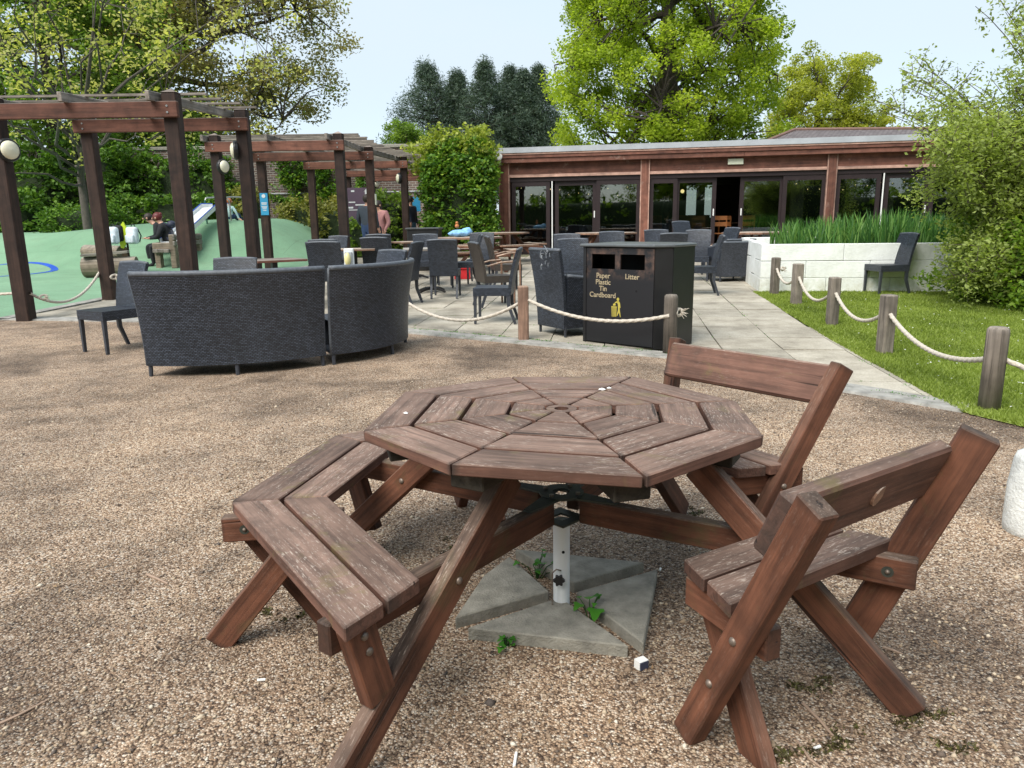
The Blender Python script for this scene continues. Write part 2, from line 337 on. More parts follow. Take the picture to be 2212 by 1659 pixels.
mo = noise(t, v, 1.7, 6., .75); mr = ramp(t, [(.66, 0.), (.76, .5)]); L(t, mo, 'Fac', mr, 'Fac'); c = mixc(t, (mr, 'Color'), c, (.05, .045, .02))
setc(t, b, c); b.inputs['Roughness'].default_value = .85; b.inputs['Specular IOR Level'].default_value = .3
bump(t, b, math_(t, 'SUBTRACT', 1., (vo, 'Distance')), .006, .9); M['gravel'] = m
# loose stone colours
m, t, b, o = newmat('stone_chip'); a = N(t, 'ShaderNodeAttribute', attribute_name='tint'); r = ramp(t, [(0, (.06, .05, .045)), (.25, (.19, .13, .085)), (.5, (.35, .26, .17)), (.8, (.5, .42, .31)), (1, (.72, .68, .6))]); L(t, a, 'Fac', r, 'Fac'); setc(t, b, (r, 'Color')); b.inputs['Roughness'].default_value = .8; M['stone_chip'] = m
# paving
m, t, b, o = newmat('paving'); v = coords(t, 'Object', rnd=0); oi = N(t, 'ShaderNodeObjectInfo')
n1 = noise(t, v, 2.2, 6., .7); n2 = noise(t, v, 60, 4., .6); r = ramp(t, [(.28, (.2, .175, .135)), (.5, (.35, .315, .25)), (.72, (.46, .425, .35))]); L(t, n1, 'Fac', r, 'Fac')
r2 = ramp(t, [(.3, .75), (.7, 1.12)]); L(t, n2, 'Fac', r2, 'Fac'); hv = ramp(t, [(0, .84), (1, 1.12)]); L(t, oi, 'Random', hv, 'Fac')
c = mixc(t, 1., mixc(t, 1., (r, 'Color'), (r2, 'Color'), 'MULTIPLY'), (hv, 'Color'), 'MULTIPLY')
n3 = noise(t, v, 7., 5., .75); r3 = ramp(t, [(.62, 0.), (.75, .5)]); L(t, n3, 'Fac', r3, 'Fac'); c = mixc(t, (r3, 'Color'), c, (.15, .13, .1))
setc(t, b, c); b.inputs['Roughness'].default_value = .85; bump(t, b, (n2, 'Fac'), .004, .6); M['paving'] = m
M['joint'] = simple('joint', (.15, .14, .08), .95, var=.6, nscale=9)
M['kerb'] = simple('kerb', (.27, .26, .235), .9, var=.45, nscale=9, bmp=.006)
M['lawn_soil'] = simple('lawn_soil', (.18, .21, .05), .95, var=.45, nscale=5, bmp=.01)
M['far_ground'] = simple('far_ground', (.06, .085, .025), .95, var=.4, nscale=1.)
M['concrete'] = simple('concrete', (.25, .235, .195), .9, var=.4, nscale=16, bmp=.006)
m, t, b, o = newmat('rubber_green'); v = coords(t, 'Object'); n1 = noise(t, v, .9, 5.); n2 = noise(t, v, 160, 2.); r = ramp(t, [(.3, (.145, .275, .165)), (.7, (.19, .335, .205))]); L(t, n1, 'Fac', r, 'Fac'); r2 = ramp(t, [(.3, .82), (.7, 1.14)]); L(t, n2, 'Fac', r2, 'Fac')
n3 = noise(t, v, 2.6, 6., .75, .5); r3 = ramp(t, [(.52, 0.), (.72, .55)]); L(t, n3, 'Fac', r3, 'Fac'); n4 = noise(t, v, 55, 3., .6); r4 = ramp(t, [(.3, .85), (.7, 1.12)]); L(t, n4, 'Fac', r4, 'Fac'); c = mixc(t, (r3, 'Color'), mixc(t, 1., mixc(t, 1., (r, 'Color'), (r2, 'Color'), 'MULTIPLY'), (r4, 'Color'), 'MULTIPLY'), (.13, .2, .12))
wv = N(t, 'ShaderNodeTexBrick', offset=.5, i_Scale=1., i_Mortar_Size=.006, i_Brick_Width=3.1, i_Row_Height=2.3); L(t, v, 'Vector', wv, 'Vector'); c = mixc(t, math_(t, 'MULTIPLY', (wv, 'Fac'), .45), c, (.06, .1, .06))
setc(t, b, c); b.inputs['Roughness'].default_value = .85; bump(t, b, (n2, 'Fac'), .003); M['rubber_green'] = m
m, t, b, o = newmat('white_block'); v = coords(t, 'Object'); v2 = coords(t, 'Object', (1, 1, 1)); n1 = noise(t, v, 4., 6., .7); r = ramp(t, [(.3, (.64, .66, .62)), (.6, (.8, .82, .8))]); L(t, n1, 'Fac', r, 'Fac')
sx = N(t, 'ShaderNodeSeparateXYZ'); L(t, N(t, 'ShaderNodeNewGeometry'), 'Position', sx, 0); low = N(t, 'ShaderNodeMapRange', i_From_Min=.5, i_From_Max=.1); L(t, sx, 'Z', low, 'Value')
n2 = noise(t, v, 7., 6., .75); r2 = ramp(t, [(.4, 0.), (.7, .8)]); L(t, n2, 'Fac', r2, 'Fac'); f = math_(t, 'MULTIPLY', (r2, 'Color'), (low, 0)); c = mixc(t, f, (r, 'Color'), (.36, .34, .2)); setc(t, b, c); b.inputs['Roughness'].default_value = .7; bump(t, b, (noise(t, v, 40, 4.), 'Fac'), .006); M['white_block'] = m
# old brick wall
m, t, b, o = newmat('old_brick'); u = N(t, 'ShaderNodeTexCoord'); br = N(t, 'ShaderNodeTexBrick', offset=.5, i_Scale=1., i_Mortar_Size=.012, i_Brick_Width=.235, i_Row_Height=.085, i_Bias=-.1)
br.inputs['Color1'].default_value = (.16, .1, .075, 1); br.inputs['Color2'].default_value = (.07, .055, .05, 1); br.inputs['Mortar'].default_value = (.3, .28, .24, 1); L(t, u, 'UV', br, 'Vector')
v = coords(t, 'Object'); n = noise(t, v, .8, 6., .7); r = ramp(t, [(.35, .55), (.7, 1.3)]); L(t, n, 'Fac', r, 'Fac'); setc(t, b, mixc(t, 1., (br, 'Color'), (r, 'Color'), 'MULTIPLY')); b.inputs['Roughness'].default_value = .9; bump(t, b, math_(t, 'SUBTRACT', 1., (br, 'Fac')), .01); M['old_brick'] = m
m, t, b, o = newmat('roof_tile'); u = N(t, 'ShaderNodeTexCoord'); br = N(t, 'ShaderNodeTexBrick', offset=.5, i_Scale=1., i_Mortar_Size=.015, i_Brick_Width=.2, i_Row_Height=.16)
br.inputs['Color1'].default_value = (.15, .13, .13, 1); br.inputs['Color2'].default_value = (.1, .085, .085, 1); br.inputs['Mortar'].default_value = (.05, .04, .04, 1); L(t, u, 'UV', br, 'Vector'); setc(t, b, (br, 'Color')); b.inputs['Roughness'].default_value = .8; M['roof_tile'] = m
M['ridge_tile'] = simple('ridge_tile', (.15, .085, .065), .8)

def struct(o): o['kind'] = 'structure'; return o
def sheet(name, polyrows, mat, dz, hf=None):
    """rows of (x,y) points joined into a grid; height = terrain + dz (+ hf)"""
    m = MB(); n = len(polyrows[0])
    vs = [(x, y, terr(y)+dz+(hf(x, y) if hf else 0)) for r in polyrows for x, y in r]
    fs = [(i*n+k, i*n+k+1, (i+1)*n+k+1, (i+1)*n+k) for i in range(len(polyrows)-1) for k in range(n-1)]
    m.add(vs, fs); return struct(m.obj(name, mat, smooth=bool(hf)))
sheet('ground', [[(x, y) for x in (-1500, -40, 40, 1500)] for y in (-200, -14, 8, 32, 80, 1600)], M['far_ground'], -.06)
EDGE = [(-40, 14.5), (-14, 11.9), (-7.23, 10.52), (-5, 10.1), (-1.46, 9.01), (-.1, 8.2), (1.5, 7.11), (2.4, 5.77), (3.08, 4.93), (3.24, 4.55), (6.5, 3.4), (30, -2)]
def edgeY(x):
    for (a, b), (c, d) in zip(EDGE, EDGE[1:]):
        if a <= x <= c: return b+(d-b)*(x-a)/(c-a)
    return EDGE[0][1] if x < 0 else EDGE[-1][1]
xs = sorted(set([e[0] for e in EDGE]+[-20, -10, -8.5, -6, -4, -3, -2, -.8, .7, 2, 2.8, 4.5, 9]))
sheet('gravel', [[(x, -14+(min(8., edgeY(x))+14)*k/4) for k in range(5)]+[(x, max(edgeY(x), min(8., edgeY(x))+.001))] for x in xs][::-1], M['gravel'], .004)
# patio of concrete slabs, its joints turned 8 degrees
U8, V8 = Vector((math.cos(R(8)), -math.sin(R(8)), 0)), Vector((math.sin(R(8)), math.cos(R(8)), 0))
GREEN = [(-7.25, 10.45), (-7.0, 13.0), (-6.2, 15.0), (-5.3, 17.0), (-5.0, 20.0), (-4.9, 24.5)]
def greenX(y):
    for (a, b), (c, d) in zip(GREEN, GREEN[1:]):
        if b <= y <= d: return a+(c-a)*(y-b)/(d-b)
    return GREEN[0][0] if y < 12 else GREEN[-1][0]
patio = sheet('patio', [[(x, y) for x in (-7.3, -3, 1, 4, 11)] for y in (4, 8, 12, 16, 20, 24, 33)], M['joint'], -.012)
SL, SW = .75, .6
org = g(932.8, 684); org.z = 0
def clip(poly, p, n):            # keep the side n points to
    out = []
    for i in range(len(poly)):
        a, c = poly[i], poly[(i+1) % len(poly)]; da = (a-p).dot(n); dc = (c-p).dot(n)
        if da >= 0: out.append(a)
        if da*dc < 0: out.append(a+(c-a)*(da/(da-dc)))
    return out
PR0, PR1 = Vector((3.08, 4.93, 0)), Vector((3.98, 11.95, 0))
def pathX(y): return PR0.x+(PR1.x-PR0.x)*(y-PR0.y)/(PR1.y-PR0.y)
slabs = []
for i in range(-14, 12):
    for j in range(-9, 22):
        q = org+U8*(i*SW)+V8*(j*SL); gp = .0055
        poly = [q+U8*a+V8*c for a, c in ((gp, gp), (SW-gp, gp), (SW-gp, SL-gp), (gp, SL-gp))]; c = sum(poly, Vector())/4
        if c.y > 21.8 or c.y < 4 or c.x < greenX(c.y)-.1: continue
        if c.y > 12.4 and c.x > 10: continue
        e0 = None
        for (a, b_), (c_, d) in zip(EDGE, EDGE[1:]):
            if a <= c.x <= c_: e0 = (Vector((a, b_, 0)), Vector((c_, d, 0)))
        if e0:
            n = Vector((-(e0[1]-e0[0]).y, (e0[1]-e0[0]).x, 0)).normalized(); poly = clip(poly, e0[0]+n*.3, n)
        if len(poly) > 2 and c.y < 12.6:
            n = Vector((-(PR1-PR0).y, (PR1-PR0).x, 0)).normalized(); poly = clip(poly, PR0-n*.015, n)
        if len(poly) < 3: continue
        area = sum(a.x*b_.y-b_.x*a.y for a, b_ in zip(poly, poly[1:]+poly[:1]))/2
        if area < .03: continue
        slabs.append((c.length, poly))
slabs.sort(key=lambda s: s[0]); far = MB()
for k, (d, poly) in enumerate(slabs):
    h = random.uniform(-.003, .006); tx, ty = random.gauss(0, .004), random.gauss(0, .004); c = sum(poly, Vector())/len(poly)
    top = [Vector((p.x, p.y, terr(p.y)+.014+h+tx*(p.x-c.x)+ty*(p.y-c.y))) for p in poly]; n = len(poly)
    mm = MB() if k < 300 else far
    mm.add(top+[p-Vector((0, 0, .04)) for p in top], [tuple(range(n))]+[(i, n+i, n+(i+1) % n, (i+1) % n) for i in range(n)])
    if k < 300: mm.obj('paving_slab', M['paving'], patio)
if far.v: far.obj('paving_slabs_far', M['paving'], patio)['kind'] = 'stuff'
# concrete kerb band along the gravel edge
kb = [e for e in EDGE if -7.3 <= e[0] <= 3.1]; mm = MB(); pts = []
for k in range(len(kb)-1):
    for s in range(4): pts.append(Vector((kb[k][0]+(kb[k+1][0]-kb[k][0])*s/4, kb[k][1]+(kb[k+1][1]-kb[k][1])*s/4, 0)))
pts.append(Vector((*kb[-1], 0))); vs = []
for i, p in enumerate(pts):
    tg = (pts[min(i+1, len(pts)-1)]-pts[max(i-1, 0)]).normalized(); n = Vector((-tg.y, tg.x, 0)); wd = .27+random.uniform(-.02, .02)
    for off, z in ((-.02, -.03), (0, .022), (wd, .02), (wd+.01, -.03)): q = p+n*off; vs.append((q.x, q.y, terr(q.y)+z))
mm.add(vs, [(i*4+k, (i+1)*4+k, (i+1)*4+k+1, i*4+k+1) for i in range(len(pts)-1) for k in range(3)]); struct(mm.obj('kerb', M['kerb']))
# lawn
def lawn_top(x): return min(12.6, PR0.y+(x-PR0.x)/(PR1.x-PR0.x)*(PR1.y-PR0.y))
sheet('lawn', [[(x, edgeY(x)-.05+(lawn_top(x)-edgeY(x)+.05)*k/6) for k in range(7)] for x in (3.09, 3.25, 3.5, 3.75, 4.0, 4.062, 5, 6.5, 9, 14)][::-1], M['lawn_soil'], .012)
# play surface with its long bank and mound
def sstep(a, b, x): q = min(1, max(0, (x-a)/(b-a))); return q*q*(3-2*q)
def bank(x, y):
    rgt = sstep(-4.85, -7.6, x); crest = 1.1-.32*sstep(-9.5, -15, x)
    h = crest*rgt*sstep(19.1, 22.6, y)+.3*math.exp(-((x+9.6)**2+(y-12.0)**2)/2.2)
    return h
rows = []
for k in range(70):
    y = 10.4+(26-10.4)*k/69; gx = greenX(y)
    rows.append([(gx-(24+gx)*(1-(1-q/60)**.7)*1.0 if False else gx+(-26-gx)*(q/60)**1.6, max(y, edgeY(gx+(-26-gx)*(q/60)**1.6)+.02)) for q in range(61)])
sheet('play_surface', rows[::-1], M['rubber_green'], .012, bank)
def gplay(x, y):                 # picture point on the play surface
    d = ray(x, y); best = None
    for k in range(400):
        Y = 10+k*.04; p = Vector((0, 0, CAMH))+d*(Y/d.y)
        if p.z <= terr(p.y)+.012+bank(p.x, p.y): return p
    return p
mm = MB(); vs = []
for k in range(40):
    y = 10.5+(24-10.5)*k/39; x = greenX(y)
    for dx, z in ((-.03, .0), (-.03, .035), (.14, .03), (.14, -.02)): vs.append((x+dx, y, terr(y)+z))
mm.add(vs, [(i*4+k, i*4+k+1, (i+1)*4+k+1, (i+1)*4+k) for i in range(39) for k in range(3)]); struct(mm.obj('edging', M['kerb']))
def ring_mark(c, r0, r1, off):
    mm = MB(); n = 40; vs = []
    for k in range(n):
        a = k*2*math.pi/n
        for r_, dx in ((r0, 0), (r1, off)):
            x, y = c.x+dx+r_*math.cos(a), c.y+r_*math.sin(a); vs.append((x, y, terr(y)+bank(x, y)+.017))
    mm.add(vs, [(2*k, 2*k+1, (2*k+3) % (2*n), (2*k+2) % (2*n)) for k in range(n)]); return mm
struct(ring_mark(Vector((-12.9, 18.6, 0)), 1.35, 1.44, .085).obj('painted_ring', M['blue_plastic']))

# ------------------------------------------------------------------ planter of white blocks
PC, PRr, PLl = g(1640, 632), g(1994, 632), g(1597, 600)
ud = (PRr-PC); ud.z = 0; ud.normalize(); vd = (PLl-PC); vd.z = 0; vd.normalize()
pl = thing('block_planter', 'white painted concrete block planter full of iris leaves beside the lawn', 'planter', PC)
PH, BH = .83, .277
def blocks(parent, d, length, first, thick=.1):
    n = Vector((-d.y, d.x, 0)); n = n if n.y > 0 or d is vd else n
    for c_ in range(3):
        s = -.0; x = 0.; k = 0
        seq = []
        step = [first[c_]]+[1.0]*12
        for L_ in step:
            if x >= length-.02: break
            e = min(length, x+L_); seq.append((x, e)); x = e
        for a, e in seq:
            mm = MB(); mm.box((0, 0, 0), (e-a-.006, thick, BH-.006)); q = d*((a+e)/2)
            an = math.atan2(d.y, d.x); z = c_*BH+BH/2-.04
            ob = mm.obj('block', M['white_block'], parent, Matrix.Translation((q.x, q.y, z+random.uniform(-.002, .002))) @ Matrix.Rotation(an, 4, 'Z') @ Matrix.Translation((0, (thick/2+random.uniform(0, .004))*(1 if d is ud else -1), 0)), bevel=.006)
blocks(pl, ud, 6.0, (1.05, .72, 1.3))
vl = (PLl-PC).length
PLq = vd
s0 = MB()
def blocks_left():
    for c_ in range(3):
        x = .104; step = [.55, 1., 1., 1.] if c_ % 2 else [1., 1., 1., 1.]
        for L_ in step:
            e = min(vl, x+L_)
            if e-x < .05: break
            mm = MB(); mm.box((0, .05, 0), (e-x-.006, .1, BH-.006)); q = vd*((x+e)/2)
            mm.obj('block', M['white_block'], pl, Matrix.Translation((q.x, q.y, c_*BH+BH/2-.04+terr(PC.y+q.y)-terr(PC.y))) @ Matrix.Rotation(math.atan2(vd.y, vd.x)+math.pi, 4, 'Z'), bevel=.006); x = e
blocks_left()
mm = MB(); mm.box((0, 0, 0), (5.7, vl-.2, .5)); cc = ud*2.98+vd*(vl/2); mm.obj('planting_soil', M['soil'], pl, Matrix.Translation((cc.x+.02, cc.y, .42)) @ Matrix.Rotation(math.atan2(ud.y, ud.x), 4, 'Z'))
for c_ in range(3):              # rear wall
    mm = MB(); mm.box((3., .0, 0), (5.9, .1, BH-.006)); q = vd*(vl+.05); mm.obj('block', M['white_block'], pl, Matrix.Translation((q.x, q.y, c_*BH+BH/2+.01)) @ Matrix.Rotation(math.atan2(ud.y, ud.x), 4, 'Z'), bevel=.006)

# ------------------------------------------------------------------ cafe building, front turned 11 degrees
B0 = g(1480, 548); BA = R(-11); UB = Vector((math.cos(BA), math.sin(BA), 0)); NB = Vector((math.sin(BA), -math.cos(BA), 0))   # NB towards the viewer
def onB(x, y, off=0.):
    d = ray(x, y); o_ = Vector((0, 0, CAMH)); t_ = ((B0+NB*off)-o_).dot(NB)/d.dot(NB); p = o_+d*t_; return (p-B0).dot(UB), p.z
def bs(x, y=450): return onB(x, y)[0]
cafe = thing('cafe_building', 'flat-roofed brown timber cafe with dark-framed glass sliding doors', 'building', B0, BA)
def bb(name, s0, s1, z0, z1, y0, y1, mat, parent=cafe, bev=.0, vertical=False):
    """box in the building frame: s along the front, z absolute height, y depth (negative = towards the viewer)"""
    cx, cy, cz = (s0+s1)/2, (y0+y1)/2, (z0+z1)/2-B0.z; mm = MB()
    if vertical:
        mm.box((0, 0, 0), (z1-z0, s1-s0, y1-y0)); MW = Matrix.Translation((cx, cy, cz)) @ Matrix(((0, 1, 0, 0), (0, 0, 1, 0), (1, 0, 0, 0), (0, 0, 0, 1)))
    else: mm.box((0, 0, 0), (s1-s0, y1-y0, z1-z0)); MW = Matrix.Translation((cx, cy, cz))
    if parent is not cafe: MW = parent.matrix_local.inverted() @ MW
    return mm.obj(name, mat, parent, MW, bevel=bev)
sL = bs(1083); ZT = onB(1080, 322)[1]; zG = terr(22.5)
z_gt, z_ft, z_fb, z_hb, z_tb, z_gl = ZT, ZT-.15, ZT-.42, ZT-.75, ZT-.83, ZT-1.03
sR = bs(2330)
FL = .02
bb('roof_edge', bs(1073), sR, z_ft, z_gt, -.32, 9.4, M['lead'])
bb('fascia', bs(1076), sR, z_ft-.14, z_ft-.002, -.28, .0, M['cafe_wood']); bb('fascia', bs(1077), bs(1600), z_fb, z_ft-.15, -.25, .0, M['cafe_trim'] if False else M['cafe_wood']); bb('fascia', bs(1600)+.008, sR, z_fb, z_ft-.15, -.245, 0., M['cafe_wood'])
bb('fascia_trim', bs(1076), sR, z_ft-.05, z_ft-.003, -.3, -.281, M['cafe_trim'])
cols = [1091, 1392, 1790, 2150]
cs = [bs(x) for x in cols]
for k, s in enumerate(cs): 
    wd = .1 if k else .13
    bb('column', s-wd, s+wd, zG-.1, z_fb-.002, -.12, .1, M['cafe_wood'], vertical=True); bb('column_trim', s+wd+.001, s+wd+.03, zG-.1, z_fb-.004, -.11, .08, M['cafe_trim'], vertical=True); bb('column_trim', s-wd-.03, s-wd-.001, zG-.1, z_fb-.004, -.11, .08, M['cafe_trim'], vertical=True)
for k in range(len(cs)):
    a = cs[k]+(.13 if k == 0 else .1)+.032; e = cs[k+1]-.132 if k+1 < len(cs) else sR
    bb('header_panel', a, e, z_hb, z_fb+.05, -.05, .08, M['cafe_wood']); bb('header_trim', a, e, z_tb, z_hb-.002, -.09, .06, M['cafe_trim']); bb('door_head', a, e, z_tb-.12, z_tb-.002, -.03, .14, M['dark_frame']); bb('door_sill', a, e, zG-.1, zG+.1, -.05, .14, M['dark_frame'])
def panel(x0, x1, y=0.02, handle=None, nm='glass_door'):
    s0, s1 = bs(x0), bs(x1); z0, z1 = zG+.1, z_tb-.122; f = .115
    fr = MB(); W, H = s1-s0, z1-z0
    for a, e, c_, d in ((0, f, 0, H), (W-f, W, 0, H), (f, W-f, 0, f*1.3), (f, W-f, H-f*1.2, H)): fr.box(((a+e)/2, 0, (c_+d)/2), (e-a, .06, d-c_))
    p = fr.obj(nm, M['dark_frame'], cafe, Matrix.Translation((s0, y, z0-B0.z)))
    pn = MB(); pn.box((W/2, 0, H/2), (W-2*f, .012, H-2.4*f)); pn.obj('pane', M['glass'], p)
    if handle is not None:
        h = MB(); h.box((f/2 if handle == 0 else W-f/2, -.045, 1.05), (.035, .025, .2)); h.obj('handle', M['white_plastic'], p, bevel=.01)
    return p
panel(1106, 1188); panel(1198, 1288, .09, 1); panel(1288, 1383, .02)
panel(1402, 1462); panel(1458, 1546, .1, 1); panel(1597, 1692, .1, 0); panel(1688, 1781)
panel(1802, 1898); panel(1908, 2004, .09, 1); panel(2004, 2135)
for x in (1193, 1903): bb('white_strip', bs(x)-.015, bs(x)+.015, zG+.1, z_tb-.125, -.04, -.0, M['white_plastic'])
# room behind the glass
DI = 8.6
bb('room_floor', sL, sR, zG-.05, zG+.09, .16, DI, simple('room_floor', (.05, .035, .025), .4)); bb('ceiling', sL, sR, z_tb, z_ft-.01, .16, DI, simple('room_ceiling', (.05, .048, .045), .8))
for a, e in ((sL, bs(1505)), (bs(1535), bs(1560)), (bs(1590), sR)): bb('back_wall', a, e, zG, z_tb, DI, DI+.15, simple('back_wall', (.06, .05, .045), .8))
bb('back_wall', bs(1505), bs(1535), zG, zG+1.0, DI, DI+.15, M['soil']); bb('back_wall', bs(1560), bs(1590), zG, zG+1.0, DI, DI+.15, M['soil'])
bb('side_wall', sL-.1, sL, zG-.1, z_ft-.01, .1, DI+.15, M['cafe_wood']); bb('side_wall', sR, sR+.15, zG-.1, z_ft-.01, .1, DI+.15, M['cafe_wood'])
bb('bar_counter', bs(1400), bs(1560), zG+.09, zG+1.1, 5.2, 5.8, M['orange_wood']); bb('room_pillar', bs(1716), bs(1745), zG+.09, z_tb, .7, .85, simple('room_pillar', (.25, .24, .2), .7))
bb('room_pillar', bs(1935), bs(1950), zG+.09, z_tb, .9, 1.05, simple('room_pillar2', (.25, .24, .22), .7))
# floodlight and exit sign
fl = thing('floodlight', 'round white floodlight on the corner of the cafe fascia', 'floodlight', B0+UB*bs(1086)+NB*.33+Vector((0, 0, onB(1083, 338, .33)[1]-B0.z)), BA)
q = MB(); q.tube([(0, .1, 0), (0, -.02, 0), (0, -.16, -.02), (0, -.17, -.02)], [.05, .085, .11, .08], 14); q.obj('housing', M['white_plastic'], fl); q = MB(); q.box((-.11, .06, 0), (.03, .12, .2)); q.box((0, .06, -.17), (.05, .05, .14)); q.obj('bracket', M['white_plastic'], fl)
s0, zz = onB(1589, 349, .06); ex = thing('exit_sign', 'pale green illuminated sign box above the open door', 'sign', B0+UB*s0+NB*.065+Vector((0, 0, zz-B0.z)), BA)
q = MB(); q.box((0, 0, 0), (.42, .08, .16)); q.obj('sign_box', M['pale_sign'], ex, bevel=.01)
# hipped roof beyond the cafe
def bpt(x, y, Y): return atY(x, y, Y)
hr = thing('hipped_roof_house', 'grey tiled hipped roof with red ridge rising behind the cafe', 'house', (0, 0, 0))
r0, r1 = bpt(1716, 281, 35), bpt(2300, 276, 34); e0, e1 = bpt(1640, 312, 32.5), bpt(2400, 306, 31.5); bk0, bk1 = Vector((e0.x, 39, e0.z)), Vector((e1.x, 39, e1.z))
q = MB(); q.add([e0, e1, r1, r0, bk0, bk1], [(0, 1, 2, 3), (0, 3, 4), (3, 2, 5, 4), (1, 5, 2)]); q.obj('roof', M['roof_tile'], hr)
q = MB(); q.tube([r0, r1], .1, 6); q.tube([r0, e0], .09, 6); q.obj('ridge', M['ridge_tile'], hr)
q = MB(); q.box(((e0.x+e1.x)/2, 35.6, 2.2), (e1.x-e0.x-.8, 6.2, 3.9)); q.obj('wall', M['old_brick'], hr)
# brick wall behind the hedges
bw0, bw1 = Vector((-24, 30, .4)), Vector((-.9, 30.6, .4))
bw = thing('brick_wall', 'tall old brick garden wall behind the hedges', 'wall', bw0, math.atan2(bw1.y-bw0.y, bw1.x-bw0.x)); wl = (bw1-bw0).length
q = MB(); q.box((wl/2, 0, 1.8), (wl, .4, 3.9)); q.obj('brickwork', M['old_brick'], bw); q = MB(); q.box((wl/2, 0, 3.82), (wl+.1, .52, .13)); q.obj('coping', M['concrete'], bw, bevel=.02)
q = MB(); q.tube([(8, -.24, 2.05), (wl-.3, -.24, 2.1)], .025, 6); q.obj('cable_pipe', M['grey_plastic'], bw)
# ================================================================== octagonal picnic table
TC = Vector((.161, 2.371, 0))
tb = thing('picnic_table', 'octagonal brown wooden picnic table with attached benches on the gravel', 'picnic table', TC)
def PP(phi, r, z, off=0.): a = R(phi); return Vector((r*math.cos(a)-off*math.sin(a), r*math.sin(a)+off*math.cos(a), z))      # relative to the table's base
ANG = [194.9-45*k for k in range(8)]
DZ = [-.006, .004, -.009, -.001, -.012, .004, -.006, .013]
ZT0, RT, FR = .718, .643, [1., .768, .53, .285, .085]
def solid(name, top, thick, mat, parent, bev=.004, tn=None, grain=None):
    """A board from its top outline (world-like points relative to parent); local X along 'grain'."""
    c = sum(top, Vector())/len(top); gx = (grain or (top[1]-top[0])).normalized(); n = Vector()
    for i in range(len(top)): n += (top[i]-c).cross(top[(i+1) % len(top)]-c)
    n.normalize(); n = n if n.z > 0 or tn else -n; n = tn or n
    y = n.cross(gx).normalized(); gx = y.cross(n); Mx = Matrix((gx, y, n)).transposed().to_4x4(); Mx.translation = c; iv = Mx.inverted()
    tl = [iv @ p for p in top]; m = MB(); k = len(tl)
    if sum(a.x*b_.y-b_.x*a.y for a, b_ in zip(tl, tl[1:]+tl[:1])) < 0: tl = tl[::-1]
    m.add(tl+[p-Vector((0, 0, thick)) for p in tl], [tuple(range(k)), tuple(range(2*k-1, k-1, -1))]+[(i, k+i, k+(i+1) % k, (i+1) % k) for i in range(k)])
    return m.obj(name, mat, parent, Mx, bevel=bev)
def tpt(k, f): return PP(ANG[k % 8], RT*f, ZT0+.017*(1-f)+DZ[k % 8]*f)
for k in range(8):
    for j in range(4):
        a, b_, c_, d = tpt(k, FR[j]), tpt(k+1, FR[j]), tpt(k+1, FR[j+1]), tpt(k, FR[j+1])
        tg = (b_-a).normalized(); rad = ((d+c_)/2-(a+b_)/2).normalized(); gj, gr = .0042, (.007 if j < 3 else .005)
        j0 = random.uniform(0, .003)
        pts = [a+tg*gj+rad*(0 if j == 0 else gr), b_-tg*gj+rad*(0 if j == 0 else gr), c_-tg*gj-rad*gr, d+tg*gj-rad*gr]
        if j == 0: pts[0] += tg*.0; 
        solid('top_board', [p+Vector((0, 0, random.uniform(-.0015, .0015))) for p in pts], .034, M['table_wood'], tb, .0035, grain=tg)
m = MB(); n = 16; vs = []
for r_, z in ((.024, ZT0-.03), (.024, ZT0+.012), (.051, ZT0+.012), (.051, ZT0-.03)): vs += [PP(360*i/n, r_*(1.0 if r_ < .03 else 1.0), z) for i in range(n)]
m.add(vs, [(q*n+i, q*n+(i+1) % n, ((q+1) % 4)*n+(i+1) % n, ((q+1) % 4)*n+i) for q in range(4) for i in range(n)]); m.obj('center_block', M['table_wood'], tb)
for k in range(8):               # battens under the joints
    a = ANG[k]; zz = ZT0-.046-.022; beam('batten', PP(a, .1, zz+.012), PP(a, .57, zz+DZ[k]*.9), .105, .052, M['batten_wood'], tb)
def tim(name, p0, p1, w_, t_, up=None, mat='frame_wood'):
    return beam(name, p0, p1, w_, t_, M[mat], tb, up=up or (0, 0, 1))
def bolt(p, nrm, r=.011):
    nrm = Vector(nrm).normalized(); m = MB(); m.tube([p-nrm*.006, p+nrm*.001, p+nrm*.004, p+nrm*.0065], [r, r, r*.8, r*.3], 10); m.obj('bolt', M['rust_steel'], tb, smooth=True)
def lateral(phi): a = R(phi); return Vector((-math.sin(a), math.cos(a), 0))
TH = .046
